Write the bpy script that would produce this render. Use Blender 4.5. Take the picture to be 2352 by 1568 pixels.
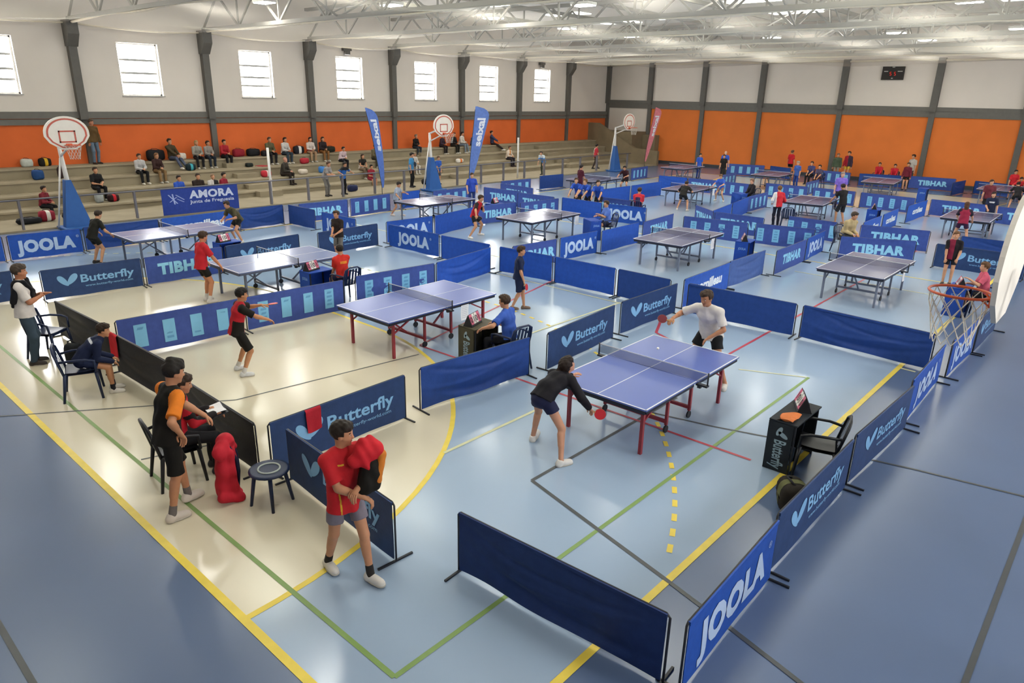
import bpy, bmesh, math, random
import numpy as np
from mathutils import Vector, Matrix

# ---------------------------------------------------------------- clear
for o in list(bpy.data.objects):
    bpy.data.objects.remove(o, do_unlink=True)
SC = bpy.context.scene
COL = SC.collection
random.seed(7)
RNG = np.random.default_rng(11)

# ---------------------------------------------------------------- camera
IMG_W, IMG_H = 2352, 1568
FPX = 1611.67
CAM = np.array([-2.2609, -2.6541, 4.4844])
YAW, PITCH, ROLL = 0.7264, 0.3355, 0.0216
def cam_axes():
    f = np.array([math.cos(YAW)*math.cos(PITCH), math.sin(YAW)*math.cos(PITCH), -math.sin(PITCH)])
    r = np.array([math.sin(YAW), -math.cos(YAW), 0.0]); u = np.cross(r, f)
    c, s = math.cos(ROLL), math.sin(ROLL)
    return c*r + s*u, -s*r + c*u, f
CR, CU, CF = cam_axes()
cd = bpy.data.cameras.new('camera'); co = bpy.data.objects.new('camera', cd); COL.objects.link(co)
cd.sensor_width = 36.0; cd.lens = FPX/IMG_W*36.0; cd.clip_end = 300
co.matrix_world = Matrix(((CR[0], CU[0], -CF[0], CAM[0]), (CR[1], CU[1], -CF[1], CAM[1]), (CR[2], CU[2], -CF[2], CAM[2]), (0, 0, 0, 1)))
SC.camera = co

# ---------------------------------------------------------------- world, view, light levels
SC.view_settings.view_transform = 'Standard'
SC.view_settings.look = 'None'
SC.view_settings.gamma = 1.0
SC.view_settings.use_curve_mapping = False
SC.view_settings.exposure = 1.17
W_ = bpy.data.worlds.new('world'); SC.world = W_; W_.use_nodes = True
W_.node_tree.nodes['Background'].inputs[0].default_value = (0.75, 0.85, 1.0, 1)
W_.node_tree.nodes['Background'].inputs[1].default_value = 1.0
cy = SC.cycles
cy.max_bounces = 5; cy.diffuse_bounces = 3; cy.glossy_bounces = 3; cy.transmission_bounces = 3
cy.transparent_max_bounces = 10; cy.caustics_reflective = False; cy.caustics_refractive = False
cy.sample_clamp_indirect = 4.0; cy.use_adaptive_sampling = True; cy.adaptive_threshold = 0.05
cy.use_denoising = True
E_WINDOW, E_LAMP, E_SKYLIGHT = 13.0, 30.0, 5.5

# ---------------------------------------------------------------- materials
def lin(c):
    return tuple((v/12.92 if v <= 0.04045 else ((v+0.055)/1.055)**2.4) for v in c)
def rgb(h):
    h = h.lstrip('#'); return lin(tuple(int(h[i:i+2], 16)/255 for i in (0, 2, 4)))
MATS = {}
def mat(name, hexc, rough=0.6, spec=0.4, metal=0.0, var=0.06, scale=6.0, emit=0.0, bump=0.0, bscale=60.0, alpha=1.0, coord='Object'):
    """procedural material: base colour gently varied by noise"""
    if name in MATS: return MATS[name]
    m = bpy.data.materials.new(name); m.use_nodes = True; nt = m.node_tree
    b = nt.nodes['Principled BSDF']; c = rgb(hexc)
    b.inputs['Roughness'].default_value = rough; b.inputs['Metallic'].default_value = metal
    b.inputs['Specular IOR Level'].default_value = spec
    tc = nt.nodes.new('ShaderNodeTexCoord')
    if var > 0:
        n = nt.nodes.new('ShaderNodeTexNoise'); n.inputs['Scale'].default_value = scale; n.inputs['Detail'].default_value = 3
        nt.links.new(tc.outputs[coord], n.inputs['Vector'])
        r = nt.nodes.new('ShaderNodeValToRGB')
        r.color_ramp.elements[0].position = 0.3; r.color_ramp.elements[1].position = 0.7
        r.color_ramp.elements[0].color = tuple(v*(1-var) for v in c)+(1,)
        r.color_ramp.elements[1].color = tuple(min(1, v*(1+var)) for v in c)+(1,)
        nt.links.new(n.outputs['Fac'], r.inputs['Fac']); nt.links.new(r.outputs['Color'], b.inputs['Base Color'])
    else:
        b.inputs['Base Color'].default_value = c+(1,)
    if emit > 0:
        b.inputs['Emission Color'].default_value = c+(1,); b.inputs['Emission Strength'].default_value = emit
    if bump > 0:
        n2 = nt.nodes.new('ShaderNodeTexNoise'); n2.inputs['Scale'].default_value = bscale
        nt.links.new(tc.outputs[coord], n2.inputs['Vector'])
        bp = nt.nodes.new('ShaderNodeBump'); bp.inputs['Strength'].default_value = bump; bp.inputs['Distance'].default_value = 0.01
        nt.links.new(n2.outputs['Fac'], bp.inputs['Height']); nt.links.new(bp.outputs['Normal'], b.inputs['Normal'])
    if alpha < 1:
        b.inputs['Alpha'].default_value = alpha
    MATS[name] = m
    return m
def emission(name, hexc, strength):
    if name in MATS: return MATS[name]
    m = bpy.data.materials.new(name); m.use_nodes = True; nt = m.node_tree
    nt.nodes.remove(nt.nodes['Principled BSDF'])
    e = nt.nodes.new('ShaderNodeEmission'); e.inputs[0].default_value = rgb(hexc)+(1,); e.inputs[1].default_value = strength
    nt.links.new(e.outputs[0], nt.nodes['Material Output'].inputs[0]); MATS[name] = m
    return m
def cloth(name, hexc, rough=0.75):
    return mat(name, hexc, rough, 0.25, var=0.10, scale=9.0, bump=0.15, bscale=40)

# ---------------------------------------------------------------- mesh building
class MB:
    def __init__(s): s.v = []; s.f = []; s.m = []; s.smooth = []
    def add(s, vs, fs, mi=0, sm=False):
        b = len(s.v); s.v.extend([tuple(map(float, p)) for p in vs])
        for f in fs: s.f.append(tuple(b+i for i in f)); s.m.append(mi); s.smooth.append(sm)
        return s
    def box(s, c, d, mi=0, rot=None, bev=0.0):
        x, y, z = d[0]/2, d[1]/2, d[2]/2
        if bev <= 0:
            vs = [(-x,-y,-z),(x,-y,-z),(x,y,-z),(-x,y,-z),(-x,-y,z),(x,-y,z),(x,y,z),(-x,y,z)]
            fs = [(0,3,2,1),(4,5,6,7),(0,1,5,4),(1,2,6,5),(2,3,7,6),(3,0,4,7)]
        else:
            bm = bmesh.new(); bmesh.ops.create_cube(bm, size=1.0)
            bmesh.ops.scale(bm, vec=d, verts=bm.verts)
            bmesh.ops.bevel(bm, geom=list(bm.edges), offset=min(bev, 0.45*min(d)), segments=2, affect='EDGES', profile=0.6)
            vs = [v.co.copy() for v in bm.verts]; bm.verts.index_update(); fs = [[v.index for v in f.verts] for f in bm.faces]; bm.free()
        if rot is not None: vs = [rot @ Vector(v) for v in vs]
        return s.add([(v[0]+c[0], v[1]+c[1], v[2]+c[2]) for v in vs], fs, mi)
    def bar(s, a, b, w, h=None, mi=0):
        a = Vector(a); b = Vector(b); h = h or w; d = b-a; L = d.length; d.normalize()
        up = Vector((0,0,1)) if abs(d.z) < 0.95 else Vector((0,1,0))
        sd = d.cross(up).normalized(); up = sd.cross(d)
        R = Matrix((d, sd, up)).transposed()
        return s.box((a+b)/2, (L, w, h), mi, R)
    def tube(s, pts, r, n=8, mi=0, cap=True, closed=False):
        pts = [Vector(p) for p in pts]; N = len(pts)
        rr = r if hasattr(r, '__len__') else [r]*N
        vs = []; fs = []
        prev = None
        for i, p in enumerate(pts):
            if closed: t = pts[(i+1) % N]-pts[i-1]
            else: t = pts[min(i+1, N-1)]-pts[max(i-1, 0)]
            if t.length < 1e-9: t = Vector((0,0,1))
            t.normalize()
            if prev is None:
                up = Vector((0,0,1)) if abs(t.z) < 0.9 else Vector((1,0,0)); a = t.cross(up).normalized()
            else:
                a = (prev - t*prev.dot(t)); a = a.normalized() if a.length > 1e-6 else t.orthogonal().normalized()
            prev = a; b = t.cross(a)
            for k in range(n):
                an = 2*math.pi*k/n; vs.append(p+(a*math.cos(an)+b*math.sin(an))*rr[i])
        for i in range(N if closed else N-1):
            j = (i+1) % N
            for k in range(n):
                k2 = (k+1) % n; fs.append((i*n+k, i*n+k2, j*n+k2, j*n+k))
        s.add(vs, fs, mi, True)
        if cap and not closed:
            b = len(s.v)-len(vs)
            s.f.append(tuple(b+k for k in reversed(range(n)))); s.m.append(mi); s.smooth.append(False)
            s.f.append(tuple(b+(N-1)*n+k for k in range(n))); s.m.append(mi); s.smooth.append(False)
        return s
    def prism(s, poly, a, b, mi=0):
        """extrude 3D polygon 'poly' (list of points) by vector (b-a)"""
        d = Vector(b)-Vector(a); n = len(poly)
        vs = [Vector(p) for p in poly]+[Vector(p)+d for p in poly]
        fs = [tuple(range(n)), tuple(reversed(range(n, 2*n)))]+[(i, n+i, n+(i+1) % n, (i+1) % n) for i in range(n)]
        return s.add(vs, fs, mi)
    def quad(s, *p, mi=0): return s.add(p, [tuple(range(len(p)))], mi)
    def disc(s, c, r, axis='z', n=24, mi=0):
        vs = []
        for k in range(n):
            a = 2*math.pi*k/n; u, v = r*math.cos(a), r*math.sin(a)
            vs.append({'z': (c[0]+u, c[1]+v, c[2]), 'y': (c[0]+u, c[1], c[2]+v), 'x': (c[0], c[1]+u, c[2]+v)}[axis])
        return s.add(vs, [tuple(range(n))], mi)
    def grid(s, fn, nu, nv, mi=0, sm=True):
        vs = [fn(i/nu, j/nv) for i in range(nu+1) for j in range(nv+1)]
        fs = [(i*(nv+1)+j, (i+1)*(nv+1)+j, (i+1)*(nv+1)+j+1, i*(nv+1)+j+1) for i in range(nu) for j in range(nv)]
        return s.add(vs, fs, mi, sm)
    def ell(s, c, r, nu=12, nv=8, mi=0, R=None):
        vs = []; fs = []
        for j in range(nv+1):
            th = math.pi*j/nv
            for i in range(nu):
                ph = 2*math.pi*i/nu
                p = Vector((r[0]*math.sin(th)*math.cos(ph), r[1]*math.sin(th)*math.sin(ph), r[2]*math.cos(th)))
                if R is not None: p = R @ p
                vs.append((p.x+c[0], p.y+c[1], p.z+c[2]))
        for j in range(nv):
            for i in range(nu):
                i2 = (i+1) % nu; fs.append((j*nu+i, (j+1)*nu+i, (j+1)*nu+i2, j*nu+i2))
        return s.add(vs, fs, mi, True)
    def mesh(s, name):
        me = bpy.data.meshes.new(name); me.from_pydata(s.v, [], s.f)
        me.polygons.foreach_set('material_index', s.m); me.polygons.foreach_set('use_smooth', s.smooth)
        me.update(); return me
    def build(s, name, mats, parent=None, loc=None, rotz=0.0):
        me = s.mesh(name)
        for m in (mats if isinstance(mats, (list, tuple)) else [mats]): me.materials.append(m)
        o = bpy.data.objects.new(name, me); COL.objects.link(o)
        if parent is not None: o.parent = parent
        if loc is not None: o.location = loc
        if rotz: o.rotation_euler = (0, 0, rotz)
        return o
def tag(o, label=None, cat=None, group=None, kind=None):
    if label: o['label'] = label
    if cat: o['category'] = cat
    if group: o['group'] = group
    if kind: o['kind'] = kind
    return o
def empty(name, label, cat, loc=(0,0,0), rotz=0.0, group=None):
    o = bpy.data.objects.new(name, None); COL.objects.link(o); o.empty_display_size = 0.2
    o.location = loc; o.rotation_euler = (0, 0, rotz)
    return tag(o, label, cat, group)
def struct(name, mb, mats, parent=None):
    o = mb.build(name, mats, parent)
    if parent is None: o['kind'] = 'structure'
    return o
KIDS = {}
def children(o):
    return [c for c in bpy.data.objects if c.parent == o]
def copy_tree(o, parent=None, kids=None):
    c = o.copy(); COL.objects.link(c); c.parent = parent
    for ch in list(o.children): copy_tree(ch, c)
    return c
def place(root, loc, rotz, label=None, group=None):
    c = copy_tree(root); c.location = loc; c.rotation_euler = (0, 0, rotz)
    if label: c['label'] = label
    if group: c['group'] = group
    return c

# ---------------------------------------------------------------- the hall
XF, YL, XN, YR = 45.6, 30.5, -7.0, -8.0      # far, left, near and right wall planes
ZC = 9.0
M_white_wall = mat('white_wall', '#ddd5cb', 0.8, 0.2, var=0.03, scale=0.6)
M_orange = mat('orange_wall', '#d66833', 0.75, 0.25, var=0.05, scale=1.2)
M_orange2 = mat('orange_far_wall', '#df7a38', 0.75, 0.25, var=0.06, scale=0.7)
M_grey = mat('grey_steel_paint', '#6b6963', 0.6, 0.3, var=0.05)
M_greydark = mat('grey_column_paint', '#62605b', 0.6, 0.3, var=0.05)
M_ceil = mat('roof_sheet', '#e4e1dc', 0.7, 0.2, var=0.04, scale=0.5)
M_truss = mat('truss_paint', '#8f8b84', 0.55, 0.3, var=0.03)
M_conc = mat('bleacher_concrete', '#938872', 0.85, 0.2, var=0.10, scale=1.3, bump=0.2, bscale=20)
M_conc_dark = mat('stair_concrete', '#80735c', 0.85, 0.2, var=0.10, scale=1.6)
M_rail = mat('rail_paint', '#6d6b70', 0.5, 0.4, var=0.03)

def wall_x(x, bands, name, back):
    """wall in plane X=x, list of (y0,y1,z0,z1,material index)"""
    pass

# floor : base and painted zones in one mesh
LZ = [0]
def lineq(mb, a, b, w, z, mi):
    LZ[0] += 1; z += LZ[0]*4e-6
    a = Vector(a); b = Vector(b); d = (b-a).normalized(); n = Vector((-d.y, d.x))*w/2
    mb.quad((a.x-n.x, a.y-n.y, z), (b.x-n.x, b.y-n.y, z), (b.x+n.x, b.y+n.y, z), (a.x+n.x, a.y+n.y, z), mi=mi)
def polyline(mb, pts, w, z, mi):
    LZ[0] += 1; z += LZ[0]*4e-6
    n = len(pts); L = []
    for i, p in enumerate(pts):
        p = Vector(p); t = (Vector(pts[min(i+1, n-1)])-Vector(pts[max(i-1, 0)])).normalized(); nn = Vector((-t.y, t.x))*w/2
        L.append((p-nn, p+nn))
    for i in range(n-1):
        a, b = L[i]; c, d = L[i+1]; mb.quad((a.x, a.y, z), (c.x, c.y, z), (d.x, d.y, z), (b.x, b.y, z), mi=mi)
def floor_mat(name, hexc, rough=0.22, spec=0.6):
    m = mat(name, hexc, rough, spec, var=0.05, scale=0.35, bump=0.0)
    return m
FM = [floor_mat('floor_dark_blue', '#586a8a', 0.27), floor_mat('floor_light_blue', '#9bafc6', 0.19), floor_mat('floor_cream', '#d9cfb6', 0.18),
      mat('line_yellow', '#e9cf52', 0.4), mat('line_green', '#7f9c5a', 0.4), mat('line_red', '#b5404e', 0.4),
      mat('line_black', '#4b4e50', 0.4), mat('line_pale', '#cfcfa6', 0.4)]
XG2 = 41.0
fl = MB()
fl.quad((XN-1, YR-1, 0), (XF+1, YR-1, 0), (XF+1, YL+1, 0), (XN-1, YL+1, 0), mi=0)
fl.quad((0, 0, .0015), (XG2, 0, .0015), (XG2, 20, .0015), (0, 20, .0015), mi=1)
def dpts(r, gx=0.0, sgn=1, n=26):
    P = []
    for i in range(n+1):
        a = math.pi/2*i/n; P.append((gx+sgn*r*math.sin(a), 8.5-r*math.cos(a)))
    for i in range(n+1):
        a = math.pi/2*(1-i/n); P.append((gx+sgn*r*math.sin(a), 11.5+r*math.cos(a)))
    return P
for gx, sg in ((0.0, 1), (XG2, -1)):
    P = dpts(6.0, gx, sg)
    if sg < 0: P = [(gx-(gx-x)*1.43, y) for x, y in P]
    pts = [(x, y, .003) for x, y in P]
    if sg < 0: pts = pts[::-1]
    fl.add(pts, [tuple(range(len(pts)))], 2)
    polyline(fl, P, .07, .0045, 3)
lineq(fl, (0, -0.03), (0, 20.03), .08, .0048, 3); lineq(fl, (XG2, 0), (XG2, 20), .08, .0048, 3)
lineq(fl, (0, 0), (XG2, 0), .08, .005, 3); lineq(fl, (0, 20), (XG2, 20), .08, .005, 3)
lineq(fl, (19.2, 0), (19.2, 20), .06, .0046, 3)
lineq(fl, (11.27, 0), (11.25, -0.28), .06, .0046, 7)
P9 = []
a0 = math.asin(2.96/9.0)
s = 0.0
arc_end = (math.pi/2-a0)*9.0
k = 0
while s < arc_end:
    t0 = a0+s/9.0; t1 = a0+min(arc_end, s+.15)/9.0
    a = (9*math.sin(t0), 8.5-9*math.cos(t0)); b = (9*math.sin(t1), 8.5-9*math.cos(t1))
    if a[1] > 0.12: lineq(fl, a, b, .06, .0047, 3)
    s += 0.305
for k in range(10): lineq(fl, (9.0, 8.55+.3*k), (9.0, 8.70+.3*k), .06, .0047, 7)
s = 0.0
while s < arc_end:
    t0 = math.pi/2-s/9.0; t1 = t0-.15/9.0
    lineq(fl, (9*math.sin(t0), 11.5+9*math.cos(t0)), (9*math.sin(t1), 11.5+9*math.cos(t1)), .06, .0047, 7); s += .305
# volleyball court (green), basketball key (black), second court (red)
for a, b in (((.5, 1.0), (9.6, 1.0)), ((.5, 1.0), (.5, 19.0))): lineq(fl, a, b, .05, .0052, 4)
lineq(fl, (9.6, 1.0), (9.1, 2.05), .04, .0051, 7)
lineq(fl, (3.64, 2.21), (7.2, 2.21), .05, .0053, 6)
polyline(fl, [(3.64, 2.21), (3.34, .96), (3.13, .07), (2.92, -.77), (2.73, -1.46), (2.2, -3.4)], .05, .0053, 6)
polyline(fl, [(6.4, 2.3), (6.65, 1.28), (6.87, .61), (7.14, -.45), (7.33, -1.2), (7.54, -2.37), (7.7, -3.4)], .04, .0053, 6)
lineq(fl, (1.0, -2.46), (30, -2.46), .05, .0053, 6); lineq(fl, (-1.5, -3), (-1.5, 12), .05, .0053, 6)
polyline(fl, [(5.93, 6.95), (6.0, 4.53), (6.06, .46)], .05, .0054, 5)
polyline(fl, [(5.95, 6.97), (8.26, 7.55), (11.48, 8.31), (14, 8.9)], .05, .0054, 5)
polyline(fl, [(9.6, 2.53), (16.5, 2.58), (24, 2.6)], .05, .0054, 5)
polyline(fl, [(9.5, 3.4), (9.85, 4.18), (10.69, 4.56)], .06, .0054, 5)
lineq(fl, (3.37, 3.51), (5.6, 3.51), .05, .0053, 7)
lineq(fl, (-.5, 9.0), (2.3, 7.04), .03, .0053, 6); lineq(fl, (2.3, 7.04), (5.6, 6.6), .03, .0053, 6); lineq(fl, (.55, 6.15), (1.7, 5.8), .03, .0053, 6)
lineq(fl, (11.15, 10.0), (11.15, 5.0), .05, .0053, 7); lineq(fl, (12.9, 19), (12.7, 11.0), .05, .0053, 7)
lineq(fl, (8.0, 5.95), (11.2, 5.95), .05, .0053, 7); lineq(fl, (17.5, .3), (17.5, 4.3), .05, .0053, 7)
struct('floor', fl, FM)

# walls
CW = [8.35+5.35*k for k in range(-2, 7)]       # left wall pillar positions
WX = [x+2.55 for x in CW if x+2.55 < 39.0 and x > -5]+[0.2]
WX = sorted(set(round(x, 2) for x in WX))
wl = MB()
t = 0.3
# white upper wall with window openings
xs = [XN-.3]
zw0, zw1, ww = 4.2, 6.28, 1.66
edges = []
for x in WX: edges += [x-ww/2, x+ww/2]
cur = XN-.3
for x in WX:
    wl.box(((cur+x-ww/2)/2, YL+t/2, (3.5+ZC+.3)/2), (x-ww/2-cur, t, ZC+.3-3.5), 0)
    wl.box((x, YL+t/2, (3.5+zw0)/2), (ww, t, zw0-3.5), 0); wl.box((x, YL+t/2, (zw1+ZC+.3)/2), (ww, t, ZC+.3-zw1), 0)
    cur = x+ww/2
wl.box(((cur+XF+.3)/2, YL+t/2, (3.5+ZC+.3)/2), (XF+.3-cur, t, ZC+.3-3.5), 0)
wl.box(((XN+XF)/2, YL+t/2, 1.75), (XF-XN+.6, t, 3.5), 1)
struct('wall_left', wl, [M_white_wall, M_orange])
tr = MB()
tr.box(((XN+XF)/2, YL-.06, 3.42), (XF-XN, .12, .26), 0); tr.box(((XN+XF)/2, YL-.04, 3.16), (XF-XN, .08, .22), 0)
struct('trim_1', tr, [M_grey])
n = 2
for x in CW:
    if x < -6: continue
    c = MB(); c.box((x, YL-.14, 4.9), (.3, .28, 3.3), 0); c.box((x+.06, YL-.07, 1.6), (.26, .14, 3.2), 0)
    # haunched bracket under the roof truss
    pr = [(x-.2, YL-.02, 6.95), (x-.2, YL-.62, 6.95), (x-.2, YL-.62, 6.45), (x-.2, YL-.28, 6.0), (x-.2, YL-.02, 6.0)]
    c.prism(pr, (0, 0, 0), (.4, 0, 0), 0)
    struct('trim_%d' % n, c, [M_greydark]); n += 1
M_glass = emission('window_daylight', '#ffffff', E_WINDOW)
M_bar = mat('window_bar', '#a9a9a6', 0.5)
for i, x in enumerate(WX):
    w = MB(); w.box((x, YL+.22, (zw0+zw1)/2), (ww, .03, zw1-zw0), 0)
    wo = w.build('window_%d' % (i+1), [M_glass]); wo['kind'] = 'structure'
    b = MB()
    for z in (4.72, 5.1, 5.62): b.box((x, YL+.17, z), (ww-.16, .03, .09), 0)
    for dx in (-ww/2+.03, ww/2-.03): b.box((x+dx, YL+.17, (zw0+zw1)/2), (.06, .05, zw1-zw0), 0)
    b.box((x, YL+.17, zw0+.03), (ww, .05, .06), 0); b.box((x, YL+.17, zw1-.03), (ww, .05, .06), 0)
    b.box((x, YL-.03, zw0-.02), (ww+.1, .06, .04), 0)
    b.build('window_frame', [M_bar], wo)
# far wall
wf = MB(); z0 = 3.88
wf.box((XF+t/2, (YR+YL)/2, (4.3+ZC+.3)/2), (t, YL-YR+.6, ZC+.3-4.3), 0)
wf.box((XF+t/2, (YR+26.7)/2, 2.15), (t, 26.7-YR, 4.3), 1)
wf.box((XF+t/2, (26.7+YL)/2, 2.15), (t, YL-26.7, 4.3), 0)
struct('wall_far', wf, [M_white_wall, M_orange2])
tr = MB(); tr.box((XF-.06, (YR+YL)/2, 4.3), (.12, YL-YR, .22), 0); tr.box((XF-.04, (YR+YL)/2, 4.02), (.08, YL-YR, .34), 0)
struct('trim_%d' % n, tr, [M_grey]); n += 1
for y in (30.38, 26.6, 22.3, 18.1, 12.95, 7.8, 3.3, -1.2, -5.6):
    c = MB(); c.box((XF-.13, y, 5.6), (.26, .36, 2.9), 0); c.box((XF-.06, y, 2.1), (.12, .3, 4.2), 0)
    struct('trim_%d' % n, c, [M_greydark]); n += 1
bb = MB(); bb.box((XF-.02, (YR+26.7)/2, .1), (.04, 26.7-YR, .2), 0); struct('baseboard_far', bb, [mat('baseboard_dark', '#3e4044', .6)])
# near and right walls, behind the camera
wn = MB(); wn.box((XN-t/2, (YR+YL)/2, ZC/2), (t, YL-YR+.6, ZC+.6), 0); struct('wall_near', wn, [M_white_wall])
wr = MB()
cur = XN-.3
for x in WX:
    wr.box(((cur+x-ww/2)/2, YR-t/2, ZC/2), (x-ww/2-cur, t, ZC+.6), 0)
    wr.box((x, YR-t/2, zw0/2), (ww, t, zw0), 0); wr.box((x, YR-t/2, (zw1+ZC+.3)/2), (ww, t, ZC+.3-zw1), 0)
    cur = x+ww/2
wr.box(((cur+XF+.3)/2, YR-t/2, ZC/2), (XF+.3-cur, t, ZC+.6), 0)
struct('wall_right', wr, [M_white_wall])
for i, x in enumerate(WX):  # unseen glowing panes, added to light the camera-facing sides
    w = MB(); w.box((x, YR-.22, (zw0+zw1)/2), (ww, .03, zw1-zw0), 0)
    wo = w.build('window_%d' % (i+1+len(WX)), [M_glass]); wo['kind'] = 'structure'
# ceiling deck with translucent roof lights
ce = MB(); ce.box(((XN+XF)/2, (YR+YL)/2, ZC+.15), (XF-XN+.6, YL-YR+.6, .3), 0)
struct('ceiling', ce, [M_ceil])
M_sky = emission('roof_light', '#f2f4e2', E_SKYLIGHT)
n2 = 2*len(WX)+1
for k, x in enumerate(CW[:-1]):
    if x < -3: continue
    for y in (24.5, 13.5, 3.0):
        w = MB(); w.box((x+2.67, y, ZC-.02), (1.1, 2.6, .03), 0)
        wo = w.build('window_%d' % n2, [M_sky]); wo['kind'] = 'structure'; n2 += 1
# trusses
def truss_mesh():
    parts = {}
    a = MB(); a.bar((0, YL-.3, 7.0), (0, YR+.2, 7.0), .16, .14); parts['bottom_chord'] = a
    a = MB(); a.bar((0, YL-.2, 8.3), (0, YR+.2, 8.3), .16, .14); parts['top_chord'] = a
    a = MB(); N = 24; dy = (YL-YR-.6)/N
    for i in range(N):
        y0 = YL-.3-dy*i; y1 = y0-dy
        a.bar((0, y0, 7.0 if i % 2 == 0 else 8.3), (0, y1, 8.3 if i % 2 == 0 else 7.0), .07)
        if i % 2 == 1: a.bar((0, y1, 7.0), (0, y1, 8.3), .06)
    parts['web'] = a
    return parts
TR = None
ordn = ['first', 'second', 'third', 'fourth', 'fifth', 'sixth', 'seventh', 'eighth', 'ninth']
for k, x in enumerate([c for c in CW if c > 2]):
    lab = 'white lattice roof truss, %s one counted from the front of the hall' % ordn[k]
    if TR is None:
        TR = empty('roof_truss', lab, 'truss', (x, 0, 0), 0, 'roof trusses')
        for nm, mb in truss_mesh().items(): mb.build(nm, [M_truss], TR)
    else: place(TR, (x, 0, 0), 0, lab)
# purlins carrying the roof sheets, braces in between
for j, y in enumerate(range(-6, 30, 4)):
    pm = MB(); pm.bar((XN, y, 8.55), (XF, y, 8.55), .1, .16); struct('trim_%d' % n, pm, [M_truss]); n += 1
for j, y in enumerate((20.0, 8.0)):
    pm = MB()
    for x in CW[1:-1]:
        pm.bar((x, y, 7.0), (x+2.67, y, 8.4), .06); pm.bar((x+2.67, y, 8.4), (x+5.35, y, 7.0), .06)
        pm.bar((x, y+1.2, 7.0), (x+2.67, y, 8.4), .05); pm.bar((x, y-1.2, 7.0), (x+2.67, y, 8.4), .05)
    struct('trim_%d' % n, pm, [M_truss]); n += 1
# safety net slung under the trusses
def net_material():
    m = bpy.data.materials.new('net_mesh'); m.use_nodes = True; nt = m.node_tree
    b = nt.nodes['Principled BSDF']; b.inputs['Base Color'].default_value = rgb('#efe9de')+(1,); b.inputs['Roughness'].default_value = 1.0; b.inputs['Specular IOR Level'].default_value = 0.0
    tr_ = nt.nodes.new('ShaderNodeBsdfTransparent'); tl = nt.nodes.new('ShaderNodeBsdfTranslucent'); tl.inputs[0].default_value = rgb('#efe9de')+(1,)
    a1 = nt.nodes.new('ShaderNodeMixShader'); a1.inputs[0].default_value = .5
    a2 = nt.nodes.new('ShaderNodeMixShader')
    nt.links.new(b.outputs[0], a1.inputs[1]); nt.links.new(tl.outputs[0], a1.inputs[2])
    tc = nt.nodes.new('ShaderNodeTexCoord'); no = nt.nodes.new('ShaderNodeTexNoise'); no.inputs['Scale'].default_value = .35
    nt.links.new(tc.outputs['Object'], no.inputs['Vector'])
    mr = nt.nodes.new('ShaderNodeMapRange'); mr.inputs[3].default_value = .10; mr.inputs[4].default_value = .26
    nt.links.new(no.outputs['Fac'], mr.inputs[0]); nt.links.new(mr.outputs[0], a2.inputs[0])
    nt.links.new(tr_.outputs[0], a2.inputs[1]); nt.links.new(a1.outputs[0], a2.inputs[2])
    nt.links.new(a2.outputs[0], nt.nodes['Material Output'].inputs[0])
    return m
M_net = net_material(); M_rope = mat('net_rope', '#e2d8c2', .9)
XS = [XN+.05, 3.0]+[c for c in CW if c > 3.5]+[XF-.15]
for k in range(len(XS)-1):
    x0, x1 = XS[k], XS[k+1]
    def fn(u, v, x0=x0, x1=x1, k=k):
        y = YL-.25-(YL-YR-.4)*v
        sag = .30*math.sin(math.pi*u)+.10*math.sin(math.pi*u)*math.sin(y*.55+k)
        edge = max(0, 1-(YL-.25-y)/1.5)
        return (x0+(x1-x0)*u, y, 6.93-sag*(1-.6*edge)-.05*edge+.03*math.sin(y*1.1+2*k))
    nb = MB(); nb.grid(fn, 12, 44, 0)
    o = nb.build('ceiling_net', [M_net]); o['kind'] = 'structure'
    rp = MB(); rp.tube([fn(u/12, 0) for u in range(13)], .035, 6); rp.tube([fn(0, v/44) for v in range(45)], .05, 6)
    if k == len(XS)-2: rp.tube([fn(1, v/44) for v in range(45)], .06, 6)
    rp.build('border_rope', [M_rope], o)
# lamps
M_lampglow = emission('lamp_glow', '#fffdf4', E_LAMP)
M_lamph = mat('lamp_housing', '#e4e2dc', .5)
LP = None
for (x, y) in [(27.1, 20.3), (32.4, 20.1), (37.7, 19.9), (21.8, 20.2), (16.4, 20.4), (13.2, 24.0), (18.4, 16.4), (20.2, 14.2), (30.7, 13.9), (36.2, 13.9), (25.4, 13.9),
               (25.4, 7.95), (30.8, 7.95), (41.1, 7.75), (36.2, 7.95), (20.0, 7.95), (26.0, 3.15), (31.25, 3.05), (36.5, 3.15), (20.5, 3.1), (14.5, 7.9), (15, 3.1), (9.2, 8), (9.5, 14), (9.2, 20), (4, 8), (4, 14), (9.5, 3), (4, 3), (4, 20), (-2, 10), (-2, 18), (14.8, 13.9)]:
    if LP is None:
        LP = empty('ceiling_lamp', 'white rectangular lamp hanging under the roof trusses', 'lamp', (x, y, 7.65), 0, 'ceiling lamps')
        a = MB(); a.box((0, 0, .06), (.56, .80, .1), 0, bev=.02); a.bar((0, 0, .1), (0, 0, 1.0), .02); a.build('housing', [M_lamph], LP)
        a = MB(); a.box((0, 0, 0), (.5, .74, .03), 0); a.build('diffuser', [M_lampglow], LP)
    else: place(LP, (x, y, 7.65), 0)
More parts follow.
